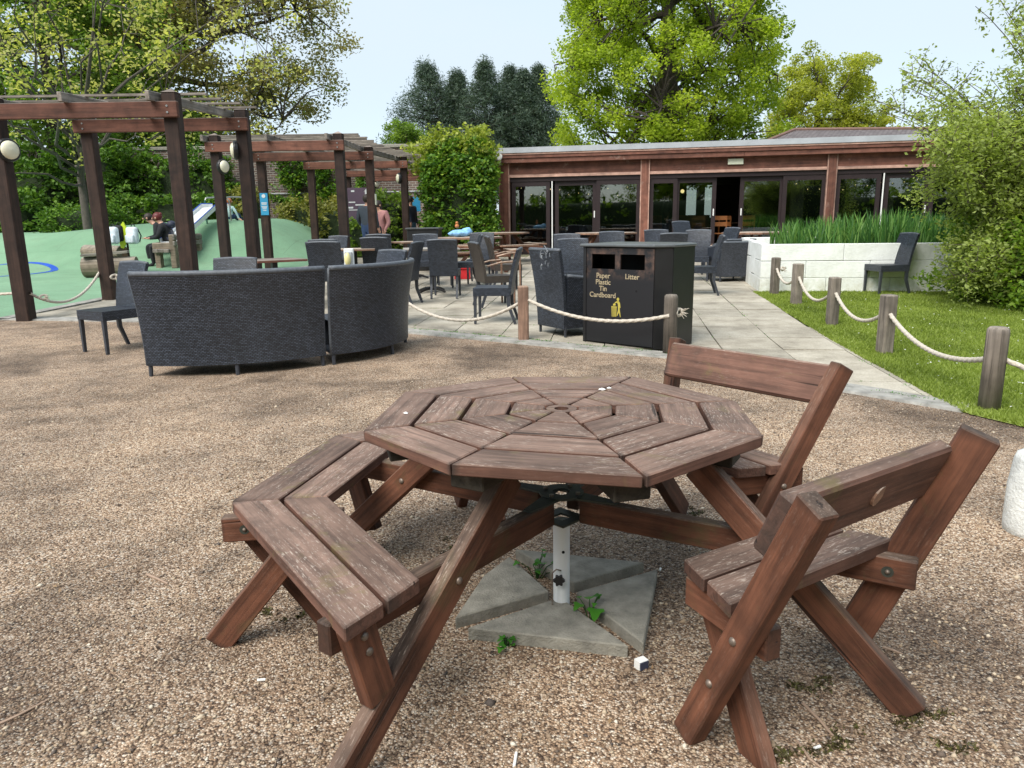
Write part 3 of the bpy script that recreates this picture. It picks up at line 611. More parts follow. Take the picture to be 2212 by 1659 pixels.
def frame(phi, bm, leg, strut, post=False, zb=.392, lw=.086, sw=.085, bh=.082):
    """bm: (inner radius, outer radius, sideways offset); leg, strut: ((r, z), (r, z), sideways offset)"""
    tim('seat_beam', PP(phi, bm[0], zb, bm[2]), PP(phi, bm[1], zb, bm[2]), TH, bh)
    tim('leg', PP(phi, *leg[0], leg[2]), PP(phi, *leg[1], leg[2]), TH, lw, up=PP(phi, .5, .5))
    th = .052 if post else TH
    tim('back_post' if post else 'strut', PP(phi, *strut[0], strut[2]), PP(phi, *strut[1], strut[2]), th, sw, up=PP(phi, -.9, .35))
    L_ = lateral(phi)
    for q, tq, fs in ((leg, TH, (.0,)), (strut, th, (0., .2))):
        sg = 1 if q[2] > bm[2] else -1; f = (q[0][1]-zb)/(q[0][1]-q[1][1])
        for df in fs:
            if 0 < f+df < .97: rr = q[0][0]+(q[1][0]-q[0][0])*(f+df); bolt(PP(phi, rr, q[0][1]+(q[1][1]-q[0][1])*(f+df), q[2]+sg*(tq/2+.0005)), L_*sg)
    sg = -1 if strut[2] > bm[2] else 1; rr = bm[1]-.07; c0 = PP(phi, rr, zb, bm[2]+sg*(TH/2+.0004)); m = MB(); m.tube([c0-L_*sg*.004, c0], .016, 12); m.obj('bolt_recess', M['plate'], tb); bolt(c0, L_*sg, .007)
frame(-127, (.075, 1.01, 0), ((.345, .61), (1.07, .012), .047), ((.955, .425), (.895, .20), .047))                          # front left
frame(-30, (.075, 1.06, 0), ((.47, .622), (1.085, .012), -.047), ((1.168, .785), (.895, .10), .05), True, sw=.094)       # front right, carries the back rest
frame(149, (.075, 1.1, 0), ((.39, .612), (1.05, .012), .047), ((1.0, .415), (.9, .1), -.047))
frame(57, (.075, .99, 0), ((.40, .612), (1.06, .012), -.047), ((1.19, .79), (.98, .13), .05), True)
frame(-173, (.72, 1.1, 0), ((.80, .42), (1.14, .012), .047), ((1.06, .42), (.79, .01), -.047), zb=.385)
frame(110, (.72, 1.08, 0), ((.80, .42), (1.1, .012), .047), ((1.03, .42), (.8, .01), -.047), zb=.385)
frame(-66, (.64, .94, .05), ((.648, .40), (.88, -.02), .098), ((1.082, .78), (.712, .01), 0), True, zb=.38, sw=.074)
frame(17, (.6, .95, 0), ((.66, .41), (1.0, .012), .047), ((1.062, .805), (.655, .08), -.05), True, zb=.385, sw=.072)
ZS, PT = .462, .04
def plank(a0, r0, a1, r1, a2, r2, a3, r3, z=ZS, gap=.006): # outline outer0, outer1, inner1, inner0
    p = [PP(a0, r0, z), PP(a1, r1, z), PP(a2, r2, z), PP(a3, r3, z)]; tg = (p[1]-p[0]).normalized()
    q = [p[0]+tg*gap*.5, p[1]-tg*gap*.5, p[2]-tg*gap*.5, p[3]+tg*gap*.5]
    solid('seat_plank', [v+Vector((0, 0, random.uniform(-.002, .002))) for v in q], PT, M['table_wood'], tb, .004, grain=tg)
bench = [(-121.3, (1.033, .902, .889, .766)), (-175.0, (1.078, .928, .914, .772)), (144.1, (1.12, .968, .952, .80)), (101, (1.08, .935, .92, .78))]
for (a0, q0), (a1, q1) in zip(bench, bench[1:]):
    plank(a0, q0[0], a1, q1[0], a1, q1[1], a0, q0[1]); plank(a0, q0[2], a1, q1[2], a1, q1[3], a0, q0[3])
plank(-67.5, .868, -27.2, .998, -26.2, .885, -65.8, .752); plank(-65.8, .740, -26.0, .872, -24.6, .76, -63.4, .627)
plank(13, .90, 62, 1.0, 62, .878, 13, .782); plank(13, .77, 62, .866, 62, .745, 13, .655)
# back rests
def backrest(pa, pb, h, phi):
    out = Vector((math.cos(R(phi)), math.sin(R(phi)), 0)); up = (Vector((0, 0, 1))+out*.42).normalized()
    return beam('backrest', pa, pb, .046, h, M['table_wood'], tb, up=up, bev=.008)
BA_, BB_ = atz(1668, 1136, .69)-TC, atz(2012, 1010, .685)-TC
backrest(BA_, BB_, .165, -48); backrest(atz(1447, 776, .722)-TC, atz(1797, 834, .722)-TC, .15, 37)
# small mended patch in the back rest
m = MB(); kn = PP(-48, 1, 0); kc0 = BA_.lerp(BB_, .56)+Vector((0, 0, .0)); m.tube([kc0, kc0+kn*.0245-Vector((0, 0, .009))], .028, 14); m.obj('knot', M['pale_wood'], tb)
# bird droppings on the top
for x, y, s_ in ((1300, 843, .013), (1316, 840, .008), (877, 892, .008)):
    q = atz(x, y, ZT0+.004)-TC; rq = math.hypot(q.x, q.y)/RT; q.z = ZT0+.017*(1-rq)+.0035; m = MB(); n = 9; m.add([(q.x, q.y, q.z+.0015)]+[(q.x+s_*(1+.5*math.sin(i*2.7+x))*math.cos(i*2*math.pi/n), q.y+s_*(.8+.4*math.sin(i*1.9+y))*math.sin(i*2*math.pi/n), q.z-.004) for i in range(n)], [(0, 1+i, 1+(i+1) % n) for i in range(n)]); m.obj('bird_dropping', M['white_plastic'], tb)
# hub plate
m = MB()
zp = .436
for phi in (-127, -30, 149, 57):
    a = PP(phi, 0.02, zp); e = PP(phi, .2, zp-.0); m.bar(a, e, .075, .006, w1=.03)
m.lathe([(.03, zp-.001), (.075, zp-.001), (.075, zp+.006), (.03, zp+.006), (.03, zp-.001)], 16, cap=False)
m.obj('hub_plate', M['plate'], tb)
for phi in (-127, -30, 149, 57): m = MB(); m.tube([PP(phi, .06, zp+.006), PP(phi, .06, zp+.014)], .008, 8); m.obj('hub_bolt', M['rust_steel'], tb)
m = MB(); m.lathe([(.034, .345), (.085, .345), (.085, .352), (.034, .352), (.034, .345)], 4, cap=False); m.obj('hub_plate', M['plate'], tb)

# ------------------------------------------------------------------ parasol stand and its slabs
ps = thing('parasol_stand', 'white steel parasol tube rising between the concrete slabs under the table', 'parasol stand', TC)
m = MB(); m.lathe([(.0285, 0), (.0285, .34), (.0255, .34), (.0255, .30)], 20); m.obj('tube', M['white_paint'], ps, smooth=False)
m = MB(); m.tube([(.004, -.0285, .235), (.004, -.0297, .235)], .0055, 8); m.obj('bolt_hole', M['void'], ps)
m = MB(); vs = []
kc = Vector((-.012, -.055, .145))
for i in range(24): 
    rr = .017+.0035*math.cos(i/24*2*math.pi*6); vs.append((kc.x+rr*math.cos(i/24*2*math.pi), 0, kc.z+rr*math.sin(i/24*2*math.pi)))
m.add([(x, kc.y-.007, z) for x, y, z in vs]+[(x, kc.y+.007, z) for x, y, z in vs], [tuple(range(24)), tuple(range(47, 23, -1))]+[(i, 24+i, 24+(i+1) % 24, (i+1) % 24) for i in range(24)])
m.tube([kc, kc+Vector((.006, .028, 0))], .005, 8); m.obj('knob', M['black_plastic'], ps)
m = MB(); pts = [Vector((-.034, -.045+.01*i/18, .165-.165*i/18)) for i in range(19)]
for i, p in enumerate(pts): m.bar(p+Vector((0, 0, .006)), p-Vector((0, 0, .006)), .006 if i % 2 else .002, .002 if i % 2 else .006, up=(0, 1, 0))
m.tube([(-.034, -.045, .168), (-.02, -.04, .178), (-.004, -.033, .17)], .0025, 6); m.obj('chain', M['rust_steel'], ps)
for lab, pts in (('triangular concrete slab nearest the camera, under the table', ((1001, 1356), (1211, 1285), (1366, 1397))),
                 ('triangular concrete slab right of the white parasol tube', ((1238, 1277), (1423, 1226), (1392, 1394))),
                 ('triangular concrete slab behind the white parasol tube', ((1107, 1184), (1399, 1214), (1238, 1262))),
                 ('triangular concrete slab left of the white parasol tube', ((978, 1338), (1193, 1277), (1101, 1198), (1040, 1240)))):
    zt = .046; P_ = [atz(x, y, zt) for x, y in pts]; c = sum(P_, Vector())/len(P_); P_ = [p+(c-p).normalized()*.012 for p in P_]
    o = solid('concrete_slab', P_, .05, M['concrete'], None, .004, tn=Vector((0, 0, 1))); tag(o, lab, 'concrete slab', 'parasol base slabs')

# ------------------------------------------------------------------ litter, twigs and stones on the gravel
def small(name, m, mat, label, cat, p, rz=0, group=None): o = m.obj(name, mat, None, Matrix.Translation(p) @ Matrix.Rotation(rz, 4, 'Z')); tag(o, label, cat, group); return o
m = MB(); m.box((0, 0, .014), (.034, .026, .028)); o = small('plastic_cube', m, M['white_plastic'], 'tiny white plastic cube beside the front concrete slab', 'litter', atz(1385, 1442, .004), .5)
m = MB(); m.box((0, -.0145, .014), (.03, .003, .024)); link('dark_face', m.mesh('dark_face'), M['navy'], o)
def butt(x, y, L_, rz, lab): m = MB(); m.tube([(-L_/2, 0, .004), (L_/2, 0, .004)], .004, 8); small('cigarette_end', m, M['white_plastic'], lab, 'litter', atz(x, y, .004), rz, 'cigarette ends on the gravel')
butt(565, 1471, .024, .1, 'white cigarette end on the gravel below the left bench'); butt(1113, 1644, .05, 1.45, 'white paper tube at the bottom edge between the legs'); butt(1765, 1617, .02, .4, 'white scrap on the gravel under the right back post'); butt(1426, 1232, .02, 1.2, 'white cigarette end beside the right-hand concrete slab')
def twig(pp, r_, lab): m = MB(); P_ = [atz(x, y, .006+.003*(i % 2)) for i, (x, y) in enumerate(pp)]; c = P_[0].copy(); m.tube([p-c for p in P_], [r_*(1-.5*i/len(P_)) for i in range(len(P_))], 6); o = m.obj('twig', M['stick'], None, Matrix.Translation(c)); tag(o, lab, 'twig', 'fallen twigs')
twig(((318, 1241), (340, 1250), (363, 1261)), .006, 'short pale twig on the gravel left of the table'); twig(((0, 1563), (40, 1545), (103, 1512)), .005, 'thin brown twig at the lower left edge of the gravel')
twig(((1735, 1520), (1770, 1555), (1800, 1590)), .005, 'thin twig on the gravel under the right bench'); twig(((1722, 1600), (1750, 1640), (1775, 1659)), .004, 'thin twig at the bottom edge right of the post'); twig(((1907, 1398), (1930, 1405), (1950, 1413)), .005, 'small dark twig right of the right bench leg')
# loose chips of gravel over the near ground: too many to count
def stones(n):
    a = rng.uniform(-1, 1, n); Y = 1.05+rng.random(n)**1.3*5.2; X = a*(.72*Y+.3); s = .003+rng.gamma(1.6, .0014, n); tint = rng.beta(1.6, 2.0, n)*.92
    base = np.array([(1, 0, 0), (-1, 0, 0), (0, 1, 0), (0, -1, 0), (0, 0, 1), (0, 0, -1)], float); F = np.array([(0, 2, 4), (2, 1, 4), (1, 3, 4), (3, 0, 4), (2, 0, 5), (1, 2, 5), (3, 1, 5), (0, 3, 5)])
    ang = rng.uniform(0, 6.28, n); ca, sa = np.cos(ang), np.sin(ang); sc = rng.uniform(.6, 1.3, (n, 1, 3))*np.array([1.2, .9, .65]); P_ = base[None]*sc*s[:, None, None]
    x = P_[..., 0]*ca[:, None]-P_[..., 1]*sa[:, None]; y = P_[..., 0]*sa[:, None]+P_[..., 1]*ca[:, None]
    V_ = np.stack([x+X[:, None], y+Y[:, None], P_[..., 2]+.005], -1).reshape(-1, 3); Fa = (F[None]+(np.arange(n)*6)[:, None, None]).reshape(-1, 3)
    return V_, Fa, np.repeat(tint, 6)
def fast_mesh(name, V_, Fa, tint=None, smooth=False):
    me = bpy.data.meshes.new(name); nv, nf, k = len(V_), len(Fa), Fa.shape[1]
    me.vertices.add(nv); me.vertices.foreach_set('co', np.ascontiguousarray(V_, dtype=np.float32).ravel()); me.loops.add(nf*k); me.loops.foreach_set('vertex_index', np.ascontiguousarray(Fa, dtype=np.int32).ravel())
    me.polygons.add(nf); me.polygons.foreach_set('loop_start', np.arange(0, nf*k, k, dtype=np.int32)); 
    if tint is not None: at = me.attributes.new('tint', 'FLOAT', 'POINT'); at.data.foreach_set('value', tint.astype(np.float32))
    if smooth: me.polygons.foreach_set('use_smooth', np.ones(nf, bool))
    me.update(); me.validate(); return me
V_, Fa, ti = stones(26000); o = link('gravel_chips', fast_mesh('gravel_chips', V_, Fa, ti, True), M['stone_chip']); tag(o, 'loose beige and brown gravel chips scattered over the ground', 'gravel', kind='stuff')
# white stone at the right edge
p = atz(2228, 1150, 0); m = MB(); m.lathe([(.0, -.03), (.105, -.03), (.112, .03), (.105, .2), (.098, .32), (.085, .355), (.05, .372), (.0, .375)], 18, cap=False); vs2 = []
m.v = [(x*(1+.06*math.sin(5*z*9+x*20)), y*(1+.05*math.sin(z*31+y*30)), z+.008*math.sin(x*40)) for x, y, z in m.v]
mw = simple('white_stone', (.62, .63, .6), .8, var=.3, nscale=9, bmp=.006); o = m.obj('stone_bollard', mw, None, Matrix.Translation(p), smooth=True); tag(o, 'rounded white painted stone at the right edge of the gravel', 'stone bollard')
# ================================================================== wicker furniture
def grid_panel(m, fn, nu, nv, W, H, thick_fn=None):
    """sheet fn(u,v)->Vector for u,v in 0..1 with UVs in metres"""
    b0 = len(m.v); vs = [fn(i/nu, j/nv) for j in range(nv+1) for i in range(nu+1)]; fs = []; uv = []
    for j in range(nv):
        for i in range(nu):
            fs.append((j*(nu+1)+i, j*(nu+1)+i+1, (j+1)*(nu+1)+i+1, (j+1)*(nu+1)+i)); uv.append([(a/nu*W, c/nv*H) for a, c in ((i, j), (i+1, j), (i+1, j+1), (i, j+1))])
    m.add(vs, fs, uv)
def slab_panel(m, fn, nrm, nu, nv, W, H, th):
    """closed thin shell: front fn, back fn+nrm*th and rim"""
    grid_panel(m, fn, nu, nv, W, H); grid_panel(m, lambda u, v: fn(1-u, v)+nrm(1-u, v)*th, nu, nv, W, H)
    for a, c in (((0, 0), (0, 1)), ((1, 1), (1, 0)), ((1, 0), (0, 0)), ((0, 1), (1, 1))):
        k = nv if a[0] == c[0] else nu; vs = []; 
        for i in range(k+1):
            u = a[0]+(c[0]-a[0])*i/k; v = a[1]+(c[1]-a[1])*i/k; p = fn(u, v); vs += [p, p+nrm(u, v)*th]
        m.add(vs, [(2*i, 2*i+1, 2*i+3, 2*i+2) for i in range(k)])
WK, WL, WB = M['wicker'], M['chair_leg'], M['wicker_brown']
def dining_chair(W=.46, Hh=.92, mat=WK, legm=WL):
    """armless wicker chair facing -Y; returns a dict of part meshes"""
    parts = []
    s = MB(); s.box((0, -.01, .405), (W, .47, .1)); parts.append(('seat', s.mesh('seat', bevel=0), mat))
    def fb(u, v): x = (u-.5)*(W-.01+.03*v); y = .195+.03*v+.085*v*v; return Vector((x, y+.02*(1-(2*u-1)**2)*v, .36+(Hh-.36)*v-.012*(2*u-1)**2*0+(.012*(1-(2*u-1)**2) if v > .98 else 0)))
    s = MB(); slab_panel(s, fb, lambda u, v: Vector((0, .04, 0))/.04, 6, 6, W, Hh-.36, .04); parts.append(('backrest', s.mesh('backrest'), mat))
    s = MB(); s.tube([fb(i/8, 1)+Vector((0, .02, .004)) for i in range(9)], .019, 6); parts.append(('back_rim', s.mesh('back_rim', smooth=True), M['wicker_rim']))
    for sx in (-1, 1):
        s = MB(); s.bar((sx*(W/2-.024), -.222, .36), (sx*(W/2-.024), -.225, 0), .04, .04, up=(0, 1, 0), w1=.03, t1=.03); parts.append(('leg', s.mesh('leg'), legm))
        s = MB(); s.bar((sx*(W/2-.022), .2, .42), (sx*(W/2-.022), .205, .22), .042, .05, up=(0, 1, 0), w1=.036, t1=.04); s.bar((sx*(W/2-.022), .205, .225), (sx*(W/2-.024), .285, 0), .036, .04, up=(0, 1, 0), w1=.03, t1=.03); parts.append(('leg', s.mesh('leg'), legm))
    return parts
CH = dining_chair(); CHB = dining_chair(.45, .92, WB)
def place(parts, name, label, cat, p, rz, group=None, sc=1.):
    t_ = thing(name, label, cat, p, rz, group); t_.scale = (sc,)*3
    for nm, me, mt in parts: link(nm, me, mt, t_)
    return t_
GD = 'wicker chairs around the patio tables'
def chair(x, Y, face, label, parts=CH, name='wicker_chair', y=None, cat='chair', dz=0., group=GD, sc=1.):
    """face: compass angle the sitter looks at, degrees: 0 = away from the viewer, 90 = right, 180 = towards the viewer, 270 = left"""
    p = gY(x, Y) if y is None else g(x, y); p.z += .016+dz
    return place(parts, name, label, cat, p, R(180-face), group, sc)
p1_, p2_ = g(178, 760), g(240, 768); c_ = (p1_+p2_)/2; d_ = (p2_-p1_).normalized(); fwd = Vector((d_.y, -d_.x, 0)); fwd = fwd if fwd.y < 0 else -fwd
c_ = c_-fwd*.225; c_.z = .006; place(CH, 'wicker_chair', 'dark wicker chair standing on the gravel left of the curved sofa', 'chair', c_, math.atan2(fwd.y, fwd.x)+math.pi/2, GD)
chair(485, 8.25, 176, 'dark wicker chair just behind the long curved sofa, back to the mound')
chair(707, 12.9, 0, 'dark wicker chair back seen above the nearer armchair by the lamp post')
chair(713, 15.3, 200, 'small grey wicker chair farthest back, in front of the gold hedge', sc=.95)
chair(817, 13.5, 4, 'dark wicker chair, nearer of two seen from behind left of the table')
chair(825, 14.8, 2, 'dark wicker chair, farther of two seen from behind near the pink-coated person')
chair(858, 11.55, 285, 'grey wicker chair turned sideways behind the end of the small curved sofa')
chair(806, 9.35, 215, 'grey wicker chair right behind the small curved sofa')
chair(960, 12.35, 2, 'dark wicker chair seen from behind at the middle pedestal table')
chair(920, 14.3, 172, 'grey wicker chair facing the camera at the left of the pedestal table')
chair(1000, 13.9, 262, 'grey wicker chair seen from the side at the right of the pedestal table')
chair(1036, 14.5, 186, 'grey wicker chair facing the camera behind the pedestal table, rightmost')
chair(1066, 9.62, 276, 'dark wicker chair in profile behind the rope, facing left')
chair(1224, 13.4, 185, 'grey wicker chair back showing between the torn armchair and the bin')
chair(1243, 11.6, 178, 'brown-grey wicker chair half hidden by the left side of the bin')
chair(1326, 14.2, 180, 'grey wicker chair back behind the lid of the bin, left')
chair(1424, 14.8, 180, 'grey wicker chair back behind the lid of the bin, middle')
chair(1447, 13.4, 0, 'dark wicker chair back behind the right end of the bin lid')
chair(1514, 12.2, 278, 'dark wicker chair in profile just right of the bin')
chair(1507, 14.4, 196, 'grey wicker chair behind the profile chair, near the open door')
chair(1492, 16.2, 150, 'light grey wicker chair tilted back at the open cafe door', dz=.12)
chair(1552, 15.4, 250, 'grey wicker chair with wrapped top between the armchair and the cafe door')
place(CH, 'wicker_chair', 'dark wicker chair on the lawn against the white block planter', 'chair', Vector((6.02, 12.02, terr(12)+.016)), math.atan2(-.1, -1)+math.pi/2, GD)
chair(1978, 15.8, 175, 'grey wicker chair seen over the planter beside the right shrub')

def armchair_arms(arm_mat=WL):
    parts = [q for q in dining_chair(.5, .94)]
    for sx in (-1, 1):
        s = MB(); s.tube([(sx*.27, -.22, .0), (sx*.275, -.22, .62), (sx*.275, -.2, .655), (sx*.275, -.1, .66), (sx*.27, .1, .62), (sx*.25, .24, .6)], .018, 6); parts.append(('arm', s.mesh('arm'), arm_mat))
    return parts
AC = armchair_arms()
chair(708, 11.75, 0, 'dark wicker armchair seen from behind next to the white lamp post', AC, 'wicker_armchair', cat='armchair')
ACB = [q for q in CHB]
for sx in (-1, 1):
    s = MB(); s.tube([(sx*.27, -.2, 0), (sx*.275, -.2, .63), (sx*.27, -.18, .66), (sx*.26, .0, .65), (sx*.245, .2, .6)], .017, 6); ACB.append(('arm', s.mesh('arm'), M['pale_wood']))
chair(1068, 11.2, 70, 'brown wicker armchair with wooden arms behind the profile chair', ACB, 'wicker_armchair', cat='armchair')
chair(1092, 13.2, 80, 'brown wicker armchair with wooden arms in front of the far picnic tables', ACB, 'wicker_armchair', cat='armchair')

# tub armchairs woven to the ground, facing -Y
def tub(W=.6, D=.58, Hb=.98, Ha=.62, torn=False):
    parts = []
    def fb(u, v): return Vector(((u-.5)*(W*.86+.12*v*W), D/2-.04+.10*v*v, .09+(Hb-.09)*v))
    s = MB(); slab_panel(s, fb, lambda u, v: Vector((0, 1, 0)), 6, 8, W, Hb-.09, .04); parts.append(('backrest', s.mesh('backrest'), WK))
    s = MB(); s.tube([fb(i/8, 1)+Vector((0, .02, .002)) for i in range(9)], .022, 6); parts.append(('back_rim', s.mesh('back_rim', smooth=True), M['wicker_rim']))
    for sx in (-1, 1):
        def fs(u, v, sx=sx): return Vector((sx*(W*.43+.02*v), -D/2+u*(D-.04), .09+(Ha-.09+.08*u)*v))
        s = MB(); slab_panel(s, fs, lambda u, v, sx=sx: Vector((-sx, 0, 0)), 5, 5, D, Ha-.09, .05); parts.append(('side_panel', s.mesh('side_panel'), WK))
        s = MB(); s.tube([fs(i/6, 1)+Vector((-sx*.025, 0, .004)) for i in range(7)], .028, 6); parts.append(('arm_rim', s.mesh('arm_rim', smooth=True), M['wicker_rim']))
        for y in (-D/2+.03, D/2-.03): s = MB(); s.tube([(sx*W*.41, y, .12), (sx*W*.41, y, 0)], [.018, .016], 8); parts.append(('leg', s.mesh('leg'), WL))
    s = MB(); s.box((0, -.03, .36), (W*.78, D-.1, .12)); parts.append(('seat', s.mesh('seat'), WK))
    s = MB(); s.box((0, -D/2+.02, .2), (W*.8, .03, .22)); parts.append(('front_panel', s.mesh('front_panel'), WK))
    return parts
TL = tub(.62, .6, .72, .6)
pa, pb = g(1152, 716), g(1236, 737); fw = Vector((-(pb-pa).y, (pb-pa).x, 0)).normalized(); cc = (pa+pb)/2+fw*.28; cc.z = terr(cc.y)+.016
tor = place(tub(.62, .6, .97, .6), 'wicker_tub_chair', 'high-backed black wicker tub chair with frayed top beside the bin', 'armchair', cc, math.atan2(fw.y, fw.x)+math.pi/2)
s = MB()
for k in range(18):
    a = Vector((random.uniform(-.16, .04), .36+random.uniform(.02, .05), .9+random.uniform(-.1, .1))); d = Vector((random.uniform(-1, 1), random.uniform(.2, 1), random.uniform(-1, 1))).normalized()*.05; s.tube([a, a+d*.6+Vector((0, .01, .01)), a+d+Vector((0, .0, -.02))], .002, 4)
s.obj('frayed_strands', M['grey_plastic'], tor)
chair(1574, 14.3, 352, 'grey wicker tub chair in front of the white planter, seen from behind', TL, 'wicker_tub_chair', cat='armchair')
chair(1582, 15.2, 350, 'grey wicker tub chair tucked behind the one by the white planter', TL, 'wicker_tub_chair', cat='armchair')

# curved sofas: concave side away from the viewer
def sofa(name, label, ctr, rad, a0, a1, H=.92, parent=None):
    """back follows an arc about ctr from angle a0 to a1 (degrees, world)"""
    t_ = thing(name, label, 'sofa', Vector((ctr.x, ctr.y, .004))); arc = abs(R(a1-a0))*rad
    def pol(a, r_, z): return Vector((r_*math.cos(R(a)), r_*math.sin(R(a)), z))
    def fb(u, v): return pol(a0+(a1-a0)*u, rad+.10*v*v-.01, .1+(H-.1)*v+(-.028 if 0 else 0)*v)
    def nr(u, v): return pol(a0+(a1-a0)*u, -1, 0)
    nu = 22
    s = MB(); slab_panel(s, fb, nr, nu, 8, arc, H-.1, .05); s.obj('backrest', WK, t_)
    s = MB(); s.tube([fb(i/30, 1)+nr(i/30, 1)*.022+Vector((0, 0, .002)) for i in range(31)], .026, 8); s.obj('back_rim', M['wicker_rim'], t_, smooth=True)
    for e in (0, 1): s = MB(); s.tube([fb(e, v/6)+nr(e, 0)*.02 for v in range(7)], .018, 6); s.obj('edge_rim', M['wicker_rim'], t_, smooth=True)
    s = MB(); 
    def top(u, v): return pol(a0+(a1-a0)*u, rad-.05-.58*v, .42)
    grid_panel(s, top, nu, 4, arc, .58); grid_panel(s, lambda u, v: pol(a0+(a1-a0)*u, rad-.63, .1+.32*v), nu, 3, arc, .32); grid_panel(s, lambda u, v: pol(a0+(a1-a0)*u, rad-.05-.58*v, .1), nu, 2, arc, .58); s.obj('seat', WK, t_)
    for u in (.012, .5, .988):
        for rr in (rad-.04, rad-.58): a = a0+(a1-a0)*u; s = MB(); s.tube([pol(a, rr, .14), pol(a, rr+.008, 0)], [.021, .019], 8); s.obj('leg', WL, t_)
    return t_
# arc through the leg feet of the long sofa
A_, B_, C_ = Vector((-3.27, 6.58)), Vector((-2.44, 6.60)), Vector((-1.75, 7.0))
def circ(a, b_, c):
    d = 2*(a.x*(b_.y-c.y)+b_.x*(c.y-a.y)+c.x*(a.y-b_.y)); f = lambda p: p.x*p.x+p.y*p.y
    return Vector(((f(a)*(b_.y-c.y)+f(b_)*(c.y-a.y)+f(c)*(a.y-b_.y))/d, (f(a)*(c.x-b_.x)+f(b_)*(a.x-c.x)+f(c)*(b_.x-a.x))/d))
SC = circ(A_, B_, C_); SR = (A_-SC).length; an = lambda p: math.degrees(math.atan2((p-SC).y, (p-SC).x))
sofa('wicker_sofa', 'long curved dark wicker sofa seen from behind on the gravel', SC, SR, an(A_)-.5, an(C_)-.6)
S2 = Vector((-1.72, 7.0)); e2 = Vector((-1.14, 7.75))
C2 = circ(S2, Vector((-1.37, 7.28)), e2); R2 = (S2-C2).length; an2 = lambda p: math.degrees(math.atan2((p-C2).y, (p-C2).x))
a_0, a_1 = an2(S2), an2(e2)
sofa('wicker_sofa', 'short curved dark wicker sofa right of the long one', C2, R2, a_0+.8, a_1+30)

# ------------------------------------------------------------------ tables
def ped_table(x, Y, rz, label, topm, W=.72, h=.74, cloth=None):
    p = gY(x, Y); p.z += .016; t_ = thing('pedestal_table', label, 'table', p, R(rz), 'pedestal tables on the patio')
    for k in range(5): s = MB(); s.box((0, 0, 0), (W, W/5-.004, .032)); s.obj('top_board', topm, t_, Matrix.Translation((0, -W/2+(k+.5)*W/5, h)), bevel=.003)
    s = MB(); s.box((0, 0, h/2), (.075, .075, h-.06)); s.obj('pedestal', M['black_metal'], t_)
    s = MB()
    for k in range(4): a = k*math.pi/2+.78; s.tube([(0, 0, .07), (.16*math.cos(a), .16*math.sin(a), .06), (.3*math.cos(a), .3*math.sin(a), .018)], [.03, .026, .02], 6)
    s.obj('foot', M['black_metal'], t_); return t_
ped_table(588, 10.9, 38, 'brown square table with a saucer behind the long curved sofa', M['pergola_beam'])
p = gY(552, 10.9); s = MB(); s.lathe([(0, 0), (.05, 0), (.075, .012), (.07, .014), (.045, .006), (0, .006)], 14, cap=False); o = s.obj('saucer', M['white_plastic'], None, Matrix.Translation((p.x-.12, p.y+.0, p.z+.774))); tag(o, 'white saucer on the brown square table', 'saucer')
ped_table(765, 13.3, 8, 'brown table between the dark wicker chairs near the lamp post', M['pale_wood'])
ped_table(930, 13.1, 8, 'weathered pedestal table in the middle of the wicker chairs', M['grey_wood'], .95)
ped_table(893, 15.6, 30, 'pale brown table at the left of the pedestal table chairs', M['pale_wood'])
def far_picnic(x, Y, rz, label, R_=.78, h=.76, topm='pale_wood'):
    p = gY(x, Y); p.z += .014; t_ = thing('picnic_table', label, 'picnic table', p, R(rz), 'picnic tables in front of the cafe')
    for k in range(8):
        a0, a1 = R(45*k+22.5), R(45*k+67.5)
        for f0, f1 in ((1., .7), (.69, .36), (.35, .05)):
            s = MB(); s.prism([(R_*f0*math.cos(a0), R_*f0*math.sin(a0)), (R_*f0*math.cos(a1), R_*f0*math.sin(a1)), (R_*f1*math.cos(a1), R_*f1*math.sin(a1)), (R_*f1*math.cos(a0), R_*f1*math.sin(a0))], h-.04, h); s.obj('top_board', M[topm], t_)
    for k in range(4):
        a = R(90*k+45); f = lambda r_, z: (r_*math.cos(a), r_*math.sin(a), z)
        s = MB(); s.bar(f(.38, h-.05), f(1.05, 0), .045, .085); s.obj('leg', M['frame_wood'], t_); s = MB(); s.bar(f(0.02, .38), f(1.15, .38), .045, .085); s.obj('seat_beam', M['frame_wood'], t_)
        a2 = R(90*k); c2, s2 = math.cos(a2), math.sin(a2)
        for rr in (.93, 1.08): s = MB(); s.box((0, 0, 0), (.14, .95, .04)); s.obj('seat_plank', M[topm], t_, Matrix.Translation((rr*c2, rr*s2, .45)) @ Matrix.Rotation(a2, 4, 'Z'))
    return t_
far_picnic(1013, 17.2, 10, 'wooden picnic table with a blue bag on it beside the ivy'); far_picnic(1079, 19.6, 30, 'wooden picnic table in front of the leftmost cafe doors')
far_picnic(1308, 18.6, 0, 'wooden picnic table in front of the middle cafe doors'); far_picnic(1632, 17.6, 15, 'wooden picnic table between the white planter and the open door')
far_picnic(2040, 18.3, 15, 'wooden picnic table behind the planter near the right shrub')
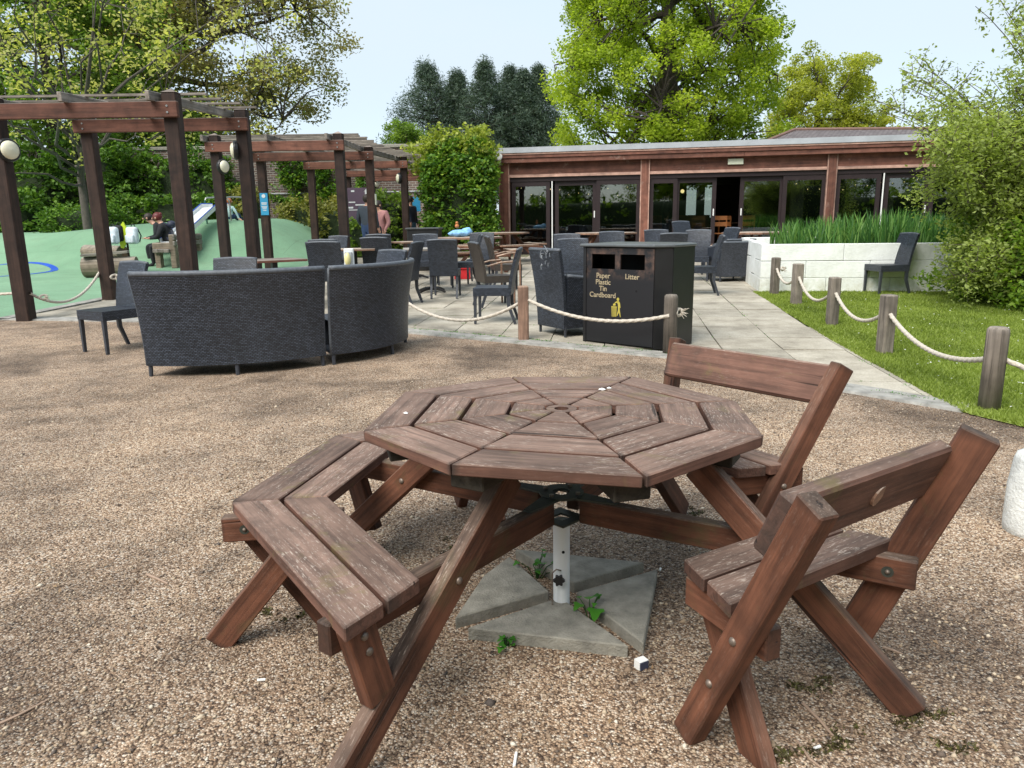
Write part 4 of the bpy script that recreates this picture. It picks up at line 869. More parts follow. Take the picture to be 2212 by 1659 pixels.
# bag and small toy on the table
p = gY(993, 17.2); p.z += .78
m = MB(); m.ball((0, 0, .08), .2, 14, 8, (1.3, .8, .4)); m.ball((.17, .02, .12), .12, 10, 6, (1, .7, .75)); m.v = [(x+.01*math.sin(z*60+y*30), y, max(0, z+.012*math.sin(x*35))) for x, y, z in m.v]; o = m.obj('bag', M['bag_blue'], None, Matrix.Translation(p), smooth=True); tag(o, 'crumpled blue and white bag on the picnic table', 'bag')
m = MB(); m.ball((0, 0, .04), .05, 10, 6); m.ball((0, 0, .11), .035, 10, 6); o = m.obj('toy', M['orange_wood'], None, Matrix.Translation(p+Vector((-.06, .12, .2))), smooth=True); tag(o, 'small orange toy standing behind the blue bag', 'toy')
m = MB(); m.box((0, 0, .1), (.32, .26, .2)); m.box((0, 0, .22), (.36, .3, .03)); p = gY(997, 15.4); p.z += .016; o = m.obj('plastic_crate', M['red_plastic'], None, Matrix.Translation(p)); tag(o, 'red plastic box on the paving under the chairs', 'box')

# ------------------------------------------------------------------ litter bin
F1, F2 = g(1262, 748), g(1428, 768); ux = (F2-F1); ux.z = 0; bwid = ux.length; ux.normalize(); 
bn = thing('litter_bin', 'black metal double litter and recycling bin with gold lettering', 'bin', Vector((F1.x, F1.y, .018))+Vector((-ux.y, ux.x, 0))*.17-ux*.13, math.atan2(ux.y, ux.x))
BW, BD, BHt, ch = bwid+.06, .70, 1.03, .13
prof = [(0, 0), (BW-ch, 0), (BW, ch), (BW, BD-ch), (BW-ch, BD), (ch, BD), (0, BD-.05)]
def pr(p_, z0, z1, nm, mat, bev=.0): s = MB(); s.prism(p_, z0, z1); return s.obj(nm, mat, bn, bevel=bev)
inn = [(.03, .035), (BW-ch-.0, .035), (BW-.03, ch+.02), (BW-.03, BD-ch), (BW-ch, BD-.03), (ch, BD-.03), (.03, BD-.06)]
pr(inn, 0.0, .66, 'body', M['black_metal'])
def cyl_(poly, z0, z1): pr(poly, z0, z1, 'rear_shell', M['black_metal'])
# shell round the liner space: side and back walls
for a, e in zip(prof[1:], prof[2:]+prof[:1]):
    s = MB(); a_, e_ = Vector((*a, 0)), Vector((*e, 0)); s.bar(a_+Vector((0, 0, BHt/2)), e_+Vector((0, 0, BHt/2)), .018, BHt); s.obj('side_panel', M['black_metal'], bn)
# front plate with two openings
def fplate(x0, x1, z0, z1, y=-.008, th=.016, nm='front_panel'): s = MB(); s.box(((x0+x1)/2, y+th/2, (z0+z1)/2), (x1-x0, th, z1-z0)); return s
FW = BW-ch; ox = [(.10, .37), (.43, .70)]; sc_ = FW/.80; ox = [(a*sc_, e*sc_) for a, e in ox]; oz = (.80, .955)
s = MB()
for x0, x1, z0, z1 in ((.04, FW, .02, oz[0]), (.04, FW, oz[1], BHt-.012), (.04, ox[0][0], *oz), (ox[0][1], ox[1][0], *oz), (ox[1][1], FW, *oz)): s.box(((x0+x1)/2, 0, (z0+z1)/2), (x1-x0, .018, z1-z0))
m, t, b, o = newmat('bin_paint'); v = coords(t, 'Object'); n1 = noise(t, v, 6., 6., .7); n2 = noise(t, v, 22., 5., .7); sx = N(t, 'ShaderNodeSeparateXYZ'); L(t, v, 'Vector', sx, 0)
up_ = N(t, 'ShaderNodeMapRange', i_From_Min=.68, i_From_Max=.78); L(t, sx, 'Z', up_, 'Value'); rr = ramp(t, [(.45, 0.), (.62, 1.)]); L(t, n1, 'Fac', rr, 'Fac'); f = math_(t, 'MULTIPLY', (rr, 'Color'), (up_, 0))
c = mixc(t, f, (.011, .011, .013), (.10, .06, .045)); r3 = ramp(t, [(.68, 0.), (.8, .5)]); L(t, n2, 'Fac', r3, 'Fac'); c = mixc(t, (r3, 'Color'), c, (.05, .05, .055)); setc(t, b, c); b.inputs['Roughness'].default_value = .45; M['bin_paint'] = m
s.obj('front_panel', M['bin_paint'], bn)
s = MB(); s.box((.018, .0, BHt/2), (.036, .03, BHt-.02)); s.obj('hinge_post', M['black_metal'], bn)
for z in (.28, .8): s = MB(); s.tube([(.036, -.018, z-.03), (.036, -.018, z+.03)], .011, 8); s.obj('hinge', M['black_metal'], bn)
s = MB(); q_ = [(-.03, -.04), (BW-ch+.01, -.04), (BW+.03, ch-.01), (BW+.03, BD-ch), (BW-ch, BD+.03), (ch, BD+.03), (-.03, BD-.03)]; s.prism(q_, BHt, BHt+.03); s.obj('lid', simple('bin_lid', (.10, .11, .115), .35, var=.25), bn, bevel=.008)
s = MB(); s.prism([(.03, .3), (BW-ch, .3), (BW-ch, .32), (.03, .32)], .67, 1.05); s.obj('inner_plate', M['void'], bn)
def text(txt, x, z, size, mat, parent, y=-.0105, name='lettering', align='CENTER', bold=0.):
    cu = bpy.data.curves.new(name, 'FONT'); cu.body = txt; cu.size = size; cu.align_x = align; cu.extrude = .0008; cu.offset = bold
    to = bpy.data.objects.new('tmp', cu); col.objects.link(to); dg = bpy.context.evaluated_depsgraph_get(); me = bpy.data.meshes.new_from_object(to.evaluated_get(dg)); bpy.data.objects.remove(to)
    me.materials.clear(); return link(name, me, mat, parent, Matrix.Translation((x, y, z)) @ Matrix.Rotation(math.pi/2, 4, 'X'))
xc = (ox[0][0]+ox[0][1])/2; 
for k, tx in enumerate(('Paper', 'Plastic', 'Tin', 'Cardboard')): text(tx, xc-(.0 if k < 3 else .005), .705-.068*k, .076, M['gold'], bn, bold=.0012)
text('Litter', (ox[1][0]+ox[1][1])/2, .705, .076, M['gold'], bn, bold=.0012)
# litter symbol: figure dropping rubbish into a basket
s = MB(); sx0, sz0 = xc+.115, .305
def flat(poly): s.add([(sx0+x, -.0105, sz0+z) for x, z in poly]+[(sx0+x, -.0092, sz0+z) for x, z in poly], [tuple(range(len(poly))), tuple(range(2*len(poly)-1, len(poly)-1, -1))]+[(i, len(poly)+i, len(poly)+(i+1) % len(poly), (i+1) % len(poly)) for i in range(len(poly))])
flat([(.075+.016*math.cos(k*math.pi/5), .185+.018*math.sin(k*math.pi/5)) for k in range(10)])
flat([(.035, .15), (.06, .165), (.088, .165), (.1, .15), (.108, .1), (.1, .095), (.095, .105), (.112, .0), (.104, .0), (.09, .05), (.072, .012), (.062, .012), (.078, .075), (.076, .13), (.065, .148), (.04, .142)])
for k in range(6): x = -.002+k*.0105; flat([(x+.003*(k-2.5)*-.3, .0), (x+.0055, .0), (x+.0065+(k-2.5)*.0012, .1), (x+(k-2.5)*.0012, .1)])
flat([(-.006, .1), (.064, .1), (.066, .108), (-.008, .108)]); flat([(.0, 0), (.058, 0), (.058, .005), (0, .005)])
flat([(.012, .118), (.03, .114), (.05, .122), (.044, .138), (.03, .142), (.018, .134)])
s.obj('symbol', M['yellow_print'], bn)
s = MB(); s.tube([(ox[1][0]+.2, -.006, .585), (ox[1][0]+.2, -.0105, .585)], .012, 10); s.obj('lock_hole', M['void'], bn)
# second, far bin
p = gY(918, 17.6); fb_ = thing('litter_bin', 'low black metal bin beside the ivy at the end of the pergola', 'bin', p+Vector((0, 0, .016)), R(-6))
s = MB(); s.box((0, 0, .47), (.72, .5, .94)); s.obj('body', M['black_metal'], fb_, bevel=.02); s = MB(); s.box((0, 0, .95), (.78, .56, .04)); s.obj('lid', simple('bin_lid2', (.06, .065, .068), .4), fb_, bevel=.01)
for x in (.14, .25): s = MB(); s.box((x, -.252, .76), (.085, .01, .17)); s.obj('opening', M['void'], fb_)

# ------------------------------------------------------------------ rope posts and ropes
def rpost(x, y, h, wd, mat, lab, rnd_=False, group='rope fence posts'):
    p = g(x, y); t_ = thing('rope_post', lab, 'post', p, random.uniform(-.15, .15), group); s = MB()
    if rnd_: s.lathe([(wd/2, -.05), (wd/2, h-.04), (wd/2*.96, h-.015), (wd/2*.75, h)], 16); vv = s.v; s.v = [(z, y_, -x_) for x_, y_, z in vv]
    else: s.bar((-.05, 0, 0), (h, 0, 0), wd, wd*.92)
    MW = Matrix(((0, 0, -1, 0), (0, 1, 0, 0), (1, 0, 0, 0), (0, 0, 0, 1))); s.obj('post_shaft', M[mat], t_, MW, bevel=.0 if rnd_ else .012, smooth=rnd_); return p
fp0 = rpost(846, 705, .62, .13, 'post_brown', 'wooden rope post behind the short curved sofa')
fp1 = rpost(1131, 736, .615, .125, 'post_brown', 'reddish brown rope post left of the torn tub chair')
fp2 = rpost(1446, 766, .60, .135, 'post_wood', 'pale rope post in front of the litter bin', True)
lp = [rpost(1672, 637, .60, .125, 'post_wood', 'farthest grey rope post by the planter corner'), rpost(1719, 659, .60, .135, 'post_wood', 'second farthest grey rope post on the lawn edge'), rpost(1796, 704, .59, .13, 'post_wood', 'middle grey rope post on the lawn edge'),
      rpost(1909, 766, .585, .13, 'post_wood', 'second nearest grey rope post on the lawn edge'), rpost(2135, 888, .585, .14, 'post_wood', 'nearest thick round grey post on the lawn', True)]
def rope(a, b_, sag, lab, r_=.019, parent=None, knot=None):
    a, b_ = Vector(a), Vector(b_); n = max(24, int((b_-a).length/.016)); s = MB(); ns = 12; tw = 2*math.pi/.085; Ln = (b_-a).length; vs = []
    for i in range(n+1):
        f = i/n; p = a.lerp(b_, f); p.z -= sag*4*f*(1-f); tg = (b_-a)/n; tg.z -= sag*4*((f+1/n)*(1-f-1/n)-f*(1-f)); tg.normalize(); x = tg.cross(Vector((0, 0, 1))).normalized(); z = x.cross(tg)
        for k in range(ns): th = k*2*math.pi/ns; rr = r_*(.74+.34*abs(math.cos(1.5*(th-tw*f*Ln/3)))); vs.append(p-a+(x*math.cos(th)+z*math.sin(th))*rr)
    s.add(vs, [(i*ns+k, i*ns+(k+1) % ns, (i+1)*ns+(k+1) % ns, (i+1)*ns+k) for i in range(n) for k in range(ns)]); o = s.obj('rope', M['rope'], None, Matrix.Translation(a), smooth=True); tag(o, lab, 'rope', 'ropes between the posts'); return o
def up(p, z, dx=0, dy=0): return Vector((p.x+dx, p.y+dy, p.z+z))
def knot(p, lab, sc=1., par=None):
    s = MB(); s.tube([Vector((.035*math.cos(a*.9), .03*math.sin(a*1.3), .03*math.sin(a*.9)))*sc for a in [k*.45 for k in range(16)]], .0155*sc, 8)
    for k in range(18): d = Vector((random.uniform(.4, 1), random.uniform(-.5, .3), random.uniform(-.7, .5)))*.09*sc; s.tube([(.02, 0, 0), d*.6+Vector((0, 0, .005)), d], [.005, .004, .002], 4)
    o = s.obj('rope_knot', M['rope'], par, Matrix.Translation(p)); 
    if par is None: tag(o, lab, 'rope knot')
    return o
rope(up(fp0, .47), up(fp1, .45), .30, 'rope hanging between the sofa and the reddish post'); rope(up(fp1, .46, .06, -.05), up(fp2, .40, -.02, -.06), .13, 'rope hanging in front of the bin and the tub chair')
knot(up(fp2, .42, .085, .0), 'frayed rope knot on the post before the bin', 1.05)
hs = [.42, .41, .40, .40, .36]
for k, lb in enumerate(('rope between the two farthest lawn posts', 'rope between the second and middle lawn posts', 'rope between the middle and the fourth lawn posts', 'rope between the fourth and the nearest lawn posts')):
    rope(up(lp[k], hs[k], -.0, -.06 if k == 0 else -.05), up(lp[k+1], hs[k+1]-.0, 0, .05), (.16, .2, .18, .15)[k], lb, .02)
knot(up(lp[0], .42, .09, -.07), 'rope knot on the farthest lawn post', .9)
rope(up(lp[4], .36, .06, -.02), Vector((4.0, 3.6, .22)), .06, 'rope running off the right edge from the nearest lawn post', .018)
# lamp post with yellow lens
p = g(752, 660); q0 = gY(752, 10.4); lt = thing('bollard_light', 'short white post carrying a yellow oval lamp behind the sofas', 'lamp', q0+Vector((0, 0, .014)), .1)
s = MB(); s.box((0, 0, .46), (.13, .09, .92)); s.obj('post_shaft', M['grey_plastic'] if False else M['white_paint'], lt, bevel=.008); s = MB(); s.box((.0, -.055, .78), (.1, .03, .2)); s.obj('bracket', M['grey_plastic'], lt, bevel=.01)
s = MB(); s.ball((-.015, -.075, .78), .09, 14, 8, (.5, .5, 1)); s.obj('lens', M['yellow_lens'], lt, smooth=True)
# ================================================================== pergolas
ROWS = [(10.45, 31, 403, 222), (12.7, 222, 546, 257), (16.0, 485, 745, 305), (18.7, 578, 807, 329), (21.8, 682, 879, 349), (25.9, 759, 925, 368), (28.3, 811, 940, 379)]
PW_ = .19
posts = {}
def pergola(rows, label, front_left_ext):
    b0 = gY(rows[0][1], rows[0][0]); t_ = thing('pergola', label, 'pergola', b0); O = b0
    lines = []
    for ri, (Y, xl, xr, yb) in enumerate(rows):
        ZB = atY(xl+40, yb, Y-.17).z
        pl_, pr_ = gY(xl, Y), gY(xr, Y); posts[Y] = (pl_, pr_); d = (pr_-pl_); d.z = 0; d.normalize()
        for p in (pl_, pr_):
            if p.x > -1.2 and Y > 24: continue
            tp = ZB+.1+random.uniform(-.02, .03); m = MB(); m.box((0, 0, 0), (tp-p.z+.05, PW_, PW_)); MW = Matrix.Translation(Vector((p.x, p.y, (tp+p.z-.05)/2))-O) @ Matrix(((0, 0, -1, 0), (0, 1, 0, 0), (1, 0, 0, 0), (0, 0, 0, 1)))
            po = m.obj('post', M['pergola_post'], t_, MW, bevel=.012)
            c = MB(); c.add([(p.x-O.x+a*PW_*.53, p.y-O.y+b_*PW_*.53, tp-O.z+.001) for a, b_ in ((-1, -1), (1, -1), (1, 1), (-1, 1))]+[(p.x-O.x, p.y-O.y, tp-O.z+.055)], [(0, 1, 4), (1, 2, 4), (2, 3, 4), (3, 0, 4), (3, 2, 1, 0)]); c.obj('post_cap', M['pergola_beam'], t_)
        ext = 1.6 if (ri == 0 and front_left_ext) else .16
        a = pl_-d*ext; e = pr_+d*.13
        for off in (-.135,): beam('beam', Vector((a.x, a.y+off, ZB-.1)), Vector((e.x, e.y+off, ZB-.1)), .07, .2, M['pergola_beam'], t_, org=O, bev=.008)
        for p in (pl_, pr_):
            for zz in (ZB-.06, ZB-.14):
                q = MB(); q.tube([Vector((p.x, p.y-.168, zz))-O, Vector((p.x, p.y-.178, zz))-O], .014, 8); q.obj('bolt', M['steel'], t_)
        pl_, pr_ = pl_.copy(), pr_.copy(); pl_.z = pr_.z = ZB; lines.append((pl_, pr_))
    for (a0, a1), (c0, c1) in zip(lines, lines[1:]):
        for f in (-.06, .45, .93):
            p, q = a0.lerp(a1, f), c0.lerp(c1, f); dd = (q-p).normalized(); p = p-dd*.3; q = q+dd*.25
            beam('rafter', Vector((p.x+.001*f, p.y, p.z+.062)), Vector((q.x, q.y, q.z+.062+.002*f)), .06, .12, M['grey_wood'], t_, org=O, bev=.006)
        n = int((c0-a0).length/(.32 if O.y > 13 else .5))
        for k in range(n):
            f = (k+.5)/n; p, q = a0.lerp(c0, f), a1.lerp(c1, f); d = (q-p).normalized(); p = p-d*.25; q = q+d*(.3+.1*random.random())
            beam('slat', Vector((p.x, p.y, p.z+.14)), Vector((q.x, q.y, q.z+.14)), .07, .028, M['grey_wood'], t_, org=O, bev=.0)
    return t_
pergola(ROWS[:2], 'near timber pergola with dark posts beside the green play area', True); pergola(ROWS[2:], 'long far timber pergola leading past the ivy to the back', False)
def bulkhead(p, nrm, lab):
    nrm = Vector(nrm).normalized(); t_ = thing('wall_lamp', lab, 'lamp', p, 0, 'round lamps on the pergola posts'); t_.rotation_euler = nrm.to_track_quat('Z', 'Y').to_euler()
    s = MB(); s.lathe([(.12, 0), (.15, .01), (.155, .05), (.14, .075), (.115, .08)], 20); s.obj('rim', M['black_plastic'], t_, smooth=False)
    s = MB(); s.lathe([(.122, .07), (.12, .085), (.1, .108), (.06, .125), (.002, .13)], 20, cap=False); s.obj('dome', M['cream_glass'], t_, smooth=True)
def lampat(Y, side, x, y, nrm, lab): p = posts[Y][side]; q = atY(x, y, Y); bulkhead(Vector((p.x+nrm[0]*.097, p.y-.02, q.z)), nrm, lab)
lampat(10.45, 0, 12, 325, (1, -.55, 0), 'round cream lamp on the leftmost pergola post'); lampat(12.7, 1, 520, 325, (-1, -.35, 0), 'round cream lamp facing left on the near pergola right post')
lampat(16.0, 0, 485, 360, (1, -.5, 0), 'round cream lamp on the front left post of the far pergola'); lampat(21.8, 1, 860, 385, (-1, -.4, 0), 'round cream lamp facing left on a far pergola post by the ivy'); lampat(28.3, 0, 815, 398, (1, -.5, 0), 'small round lamp farthest back under the far pergola')
# signs on posts
def board_sign(name, lab, p, w_, h_, rz, mat, cat='sign'):
    t_ = thing(name, lab, cat, p, rz); s = MB(); s.box((0, 0, 0), (w_, .02, h_)); s.obj('sign_board', M[mat], t_, bevel=.004); return t_
def marks(t_, rects, mat='white_print', y=-.0125):
    s = MB()
    for x, z, w_, h_ in rects: s.box((x, y, z), (w_, .003, h_))
    s.obj('print', M[mat], t_)
p = posts[18.7][0]; q = atY(580, 441, 18.6); t_ = board_sign('blue_sign', 'narrow blue notice fixed to a dark pergola post', Vector((p.x+.03, p.y-.108, q.z)), .19, .52, .0, 'blue_sign')
marks(t_, [(0, .03, .13, .02), (0, 0, .12, .018), (0, -.05, .14, .015), (0, -.08, .12, .015), (0, -.11, .1, .015), (0, -.15, .09, .012)]); s = MB(); s.tube([(.0, -.013, .19), (0, -.016, .19)], .045, 14); s.tube([(.0, -.0165, .19), (0, -.0175, .19)], .033, 14); s.obj('emblem', M['white_print'], t_)
p = posts[18.7][1]; q = atY(809, 431, 18.7); board_sign('pale_notice', 'small pale notice on the side of a far pergola post', Vector((p.x+.108, p.y, q.z)), .16, .26, math.pi/2, 'pale_sign')
q = atY(775, 444, 23.5); t_ = board_sign('purple_sign', 'purple information board behind the pergola posts', q, .86, 1.05, 0.02, 'purple_sign')
s = MB(); s.box((-.3, .04, -.9), (.06, .06, 1.9)); s.box((.3, .04, -.9), (.06, .06, 1.9)); s.obj('sign_post', M['black_metal'], t_)
marks(t_, [(-.2, .1, .2, .035), (.05, .02, .3, .04), (-.24, -.06, .14, .05), (-.15, -.13, .3, .025), (-.16, .43, .1, .05)])
s = MB(); s.add([(x, -.014, z) for x, z in ((.21, .3), (.21, .43), (.17, .4), (.26, .5), (.35, .4), (.31, .43), (.31, .3))], [(0, 6, 5, 3, 1), (1, 3, 2), (5, 4, 3)]); s.tube([(.27, -.012, .14), (.27, -.016, .14)], .075, 14); s.obj('arrow_symbol', M['white_print'], t_)
q = atY(897, 441, 27.0); board_sign('blue_sign', 'small blue notice far back beside the brown door', q, .36, .5, 0, 'blue_sign')
# rope between the pergola posts
a, b_ = posts[10.45][0], posts[12.7][0]
rope(Vector((a.x+.1, a.y, .44)), Vector((b_.x-.1, b_.y, .62)), .3, 'rope swagged between the two left pergola posts', .02); rope(Vector((a.x-2.2, a.y+.5, .5)), Vector((a.x-.1, a.y, .44)), .05, 'rope entering from the left edge to the leftmost post', .02)
knot(Vector((a.x+.22, a.y+.1, .37)), 'rope knot right of the leftmost pergola post', 1.); knot(Vector((b_.x+.14, b_.y-.05, .5)), 'rope knot on the second pergola post', 1.2)

# ================================================================== play equipment
p = gplay(172, 602); lg = thing('play_log', 'thick grey log lying on the green play surface', 'log', p+Vector((0, .25, 0)), R(8))
s = MB(); s.tube([(0, 0, .235), (.25, 0, .24), (1.1, .05, .23)], [.225, .232, .22], 18); vv = s; o = s.obj('trunk', M['log_wood'], lg)
s = MB(); s.tube([(-.004, 0, .235), (.002, 0, .235)], .2, 18); s.obj('sawn_end', M['pale_wood'], lg)
s = MB(); s.bar((.02, -.1, .5), (.95, .05, .56), .3, .05); s.obj('plank', M['grey_wood'], lg); s = MB(); s.bar((.3, -.05, .45), (.45, 0, .5), .18, .08); s.obj('wedge', M['log_wood'], lg)
p = gplay(271, 590); l2 = thing('play_log', 'raised log on stumps with its sawn end towards the camera', 'log', p+Vector((0, .3, 0)), 0)
s = MB(); s.tube([(.0, -.3, .48), (-1.3, .5, .5)], .165, 18); s.obj('trunk', M['log_wood'], l2); s = MB(); s.tube([(.002, -.301, .48), (.005, -.304, .48)], .15, 18); s.obj('sawn_end', M['pale_wood'], l2)
for x, y in ((-.1, -.2), (-1.1, .4)): s = MB(); s.tube([(x, y, 0), (x, y, .36)], .07, 10); s.obj('leg', M['log_wood'], l2)
q = atY(266, 507, p.y-.05); lm = thing('leaf_panel', 'lime green leaf-shaped panel on a thin stake among the logs', 'play panel', Vector((q.x, p.y-.05, p.z)), 0)
zc = q.z-p.z; s = MB(); poly = [(-.1, -.2), (-.12, 0), (-.08, .16), (.04, .3), (.1, .16), (.13, -.02), (.12, -.14), (.06, -.1), (.05, -.2), (-.02, -.32), (-.08, -.3)]
s.add([(x, -.02, zc+z) for x, z in poly]+[(x, .02, zc+z) for x, z in poly], [tuple(range(11)), tuple(range(21, 10, -1))]+[(i, 11+i, 11+(i+1) % 11, (i+1) % 11) for i in range(11)]); s.obj('panel', M['lime'], lm); s = MB(); s.tube([(.06, .03, 0), (.06, .03, zc+.05)], .025, 6); s.obj('stake', M['pergola_post'], lm)
def pack(x, y, Y, mat, lab, sc=1.):
    q = atY(x, y, Y); t_ = thing('backpack', lab, 'backpack', q-Vector((0, 0, .22*sc)), random.uniform(-.3, .3)); t_.scale = (sc,)*3
    s = MB(); s.box((0, 0, .21), (.3, .17, .42)); s.obj('body', M[mat], t_, bevel=.07, segs=3, smooth=True); s = MB(); s.box((0, -.1, .13), (.24, .08, .2)); s.obj('pocket', M[mat], t_, bevel=.03, segs=2, smooth=True)
    s = MB(); s.tube([(-.06, .05, .42), (-.03, .05, .48), (.03, .05, .48), (.06, .05, .42)], .012, 6); s.obj('handle', M['black_cloth'], t_); s = MB(); s.tube([(-.1, .08, .38), (-.14, .13, .2), (-.12, .08, .05)], .015, 6); s.obj('strap', M['black_cloth'], t_); s = MB(); s.tube([(.1, .08, .38), (.14, .13, .2), (.12, .08, .05)], .015, 6); s.obj('strap', M['black_cloth'], t_)
pack(286, 508, 17.9, 'bag_cloth', 'pale blue backpack on the raised log', .95); pack(243, 508, 17.7, 'bag_cloth', 'white backpack half hidden by the second pergola post', .95); pack(256, 503, 18.0, 'black_cloth', 'black bag between the two pale backpacks', .9)
# bench
pb_ = gplay(340, 580); bq = thing('log_bench', 'chunky weathered timber bench with a post back', 'bench', pb_+Vector((.25, .35, 0)), R(-6))
for x, y in ((-.2, -.25), (-.2, .9)):
    s = MB(); s.box((x, y, .2), (.14, .16, .4)); s.obj('leg', M['log_wood'], bq, bevel=.01)
for y in (-.3, .95): s = MB(); s.box((.24, y, .42), (.15, .13, .85)); s.obj('back_post', M['log_wood'], bq, bevel=.015)
for k, x in enumerate((-.19, -.04, .1)): s = MB(); s.box((x, .32, .44), (.145, 1.5, .09)); s.obj('seat_plank', M['grey_wood'], bq, bevel=.01)
s = MB(); s.box((-.05, -.3, .56), (.5, .13, .17)); s.obj('arm', M['log_wood'], bq, bevel=.02)
for z in (.62, .76): s = MB(); s.box((.3, .32, z), (.06, 1.4, .11)); s.obj('back_rail', M['grey_wood'], bq, bevel=.01)
# slide
top, bot = atY(452, 449, 22.0), atY(372, 521, 19.6); sld = thing('slide', 'white metal slide with blue edges on the green mound', 'slide', Vector((bot.x, bot.y, terr(bot.y)+bank(bot.x, bot.y)+.012)))
O = sld.location; d = (top-bot); sd_ = Vector((d.y, -d.x, 0)).normalized(); s = MB(); s2 = MB()
path = [bot-O-d*.06+Vector((0, 0, .02)), bot-O, bot-O+d*.5, top-O, top-O+Vector((.25, .2, .0))]
SHW = .23
for a, b_ in zip(path, path[1:]): s.bar(a, b_, .42, .03)
s.obj('bed', M['white_paint'], sld)
for sg in (-1, 1):
    q_ = MB()
    for a, b_ in zip(path, path[1:]): q_.bar(a+sd_*sg*SHW+Vector((0, 0, .05)), b_+sd_*sg*SHW+Vector((0, 0, .05)), .03, .12)
    q_.obj('side_rail', M['white_paint'], sld); q_ = MB()
    for a, b_ in zip(path, path[1:]): q_.tube([a+sd_*sg*SHW+Vector((0, 0, .115)), b_+sd_*sg*SHW+Vector((0, 0, .115))], .016, 6)
    q_.obj('edge_tube', M['blue_plastic'], sld)
    q_ = MB(); t0 = top-O+Vector((.1, .1, 0))+sd_*sg*(SHW+.02); q_.tube([t0+Vector((0, 0, -.5)), t0+Vector((0, 0, .22))], .025, 6); q_.obj('hoop_leg', M['green_metal'], sld)
    q_ = MB(); q_.tube([t0+Vector((0, 0, .2)), t0+Vector((.03, .03, .28)), t0+Vector((.25, .2, .3)), t0+Vector((.48, .36, .29)), t0+Vector((.55, .42, .2)), t0+Vector((.55, .42, -.6))], .022, 6); q_.obj('hoop', M['steel'], sld)

# ================================================================== people
def figure(name, label, loc, rz, J, bones, hair=None, scale=1.):
    """J: joint -> (x,y,z,r); bones: (a,b,material key). One skinned surface, faces coloured by the nearest bone."""
    names = list(J); idx = {n_: i for i, n_ in enumerate(names)}
    me = bpy.data.meshes.new(name); me.from_pydata([J[n_][:3] for n_ in names], [(idx[a], idx[b_]) for a, b_, m_ in bones], []); ob = bpy.data.objects.new('tmp', me); col.objects.link(ob)
    sk = ob.modifiers.new('s', 'SKIN'); sk.use_smooth_shade = True; sd = ob.modifiers.new('d', 'SUBSURF'); sd.levels = 2
    for i, n_ in enumerate(names): r_ = J[n_][3]; ry = J[n_][4] if len(J[n_]) > 4 else r_; me.skin_vertices[0].data[i].radius = (r_, ry); me.skin_vertices[0].data[i].use_root = (n_ == 'pelvis')
    dg = bpy.context.evaluated_depsgraph_get(); m2 = bpy.data.meshes.new_from_object(ob.evaluated_get(dg)); bpy.data.objects.remove(ob)
    keys = []; [keys.append(m_) for a, b_, m_ in bones if m_ not in keys]; m2.materials.clear(); [m2.materials.append(M[k]) for k in keys]
    seg = [(Vector(J[a][:3]), Vector(J[b_][:3]), keys.index(m_)) for a, b_, m_ in bones]
    for p in m2.polygons:
        c = p.center; best = min(seg, key=lambda q: (c-(q[0]+(q[1]-q[0])*max(0, min(1, (c-q[0]).dot(q[1]-q[0])/(q[1]-q[0]).length_squared)))).length); p.material_index = best[2]; p.use_smooth = True
    t_ = thing('person', label, 'person', loc, rz); t_.scale = (scale,)*3
    link('body', m2, None, t_)
    if hair:
        h = Vector(J['head'][:3]); f = hair.get('face', Vector((0, -1, 0))); s = MB(); r_ = hair.get('r', .105); s.ball((0, 0, 0), r_, 14, 10, (1, 1.08, 1.1)); s.v = [tuple(Vector(v)+h-f*.022+Vector((0, 0, .03))) for v in s.v if True]
        if hair.get('bun'): s.ball(tuple(h-f*.09+Vector((0, 0, .09))), .05, 10, 6)
        if hair.get('long'): s.ball(tuple(h-f*.06+Vector((0, 0, -.08))), .1, 12, 8, (1, .8, 1.3))
        s.obj('hair', M[hair['m']], t_, smooth=True)
        s = MB(); s.ball(tuple(h+f*.105+Vector((0, 0, -.01))), .018, 8, 6, (1, 1, 1.3)); 
        for sg in (-1, 1): e = f.cross(Vector((0, 0, 1)))*sg; s.ball(tuple(h+e*.095), .022, 8, 6, (.6, 1, 1.3))
        s.obj('nose_and_ears', M['skin'], t_, smooth=True)
        s = MB()
        for sg in (-1, 1): e = f.cross(Vector((0, 0, 1)))*sg; s.ball(tuple(h+e*.036+f*.094+Vector((0, 0, .025))), .012, 8, 5)
        s.obj('eyes', M['hair_dark'], t_, smooth=True)
    return t_
def hand(J, bones, side, wrist, dirv, mk='skin'):
    w_ = Vector(wrist); d = Vector(dirv).normalized(); x = d.cross(Vector((0, 0, 1))); x = x.normalized() if x.length > .1 else Vector((1, 0, 0)); n = f'palm{side}'; pl_ = w_+d*.06; J[n] = (*pl_, .032, .018); bones.append((f'wrist{side}', n, mk))
    for k, (o_, L_) in enumerate(((-.026, .07), (-.009, .08), (.009, .075), (.026, .06))):
        a = pl_+x*o_+d*.03; c = a+d*L_*.6+Vector((0, 0, -.012)); J[f'f{side}{k}'] = (*a, .011); J[f'g{side}{k}'] = (*c, .009); bones += [(n, f'f{side}{k}', mk), (f'f{side}{k}', f'g{side}{k}', mk)]
    a = w_+d*.03+x*-.045; J[f't{side}'] = (*a, .012); J[f'u{side}'] = (*(a+d*.04), .01); bones += [(n, f't{side}', mk), (f't{side}', f'u{side}', mk)]
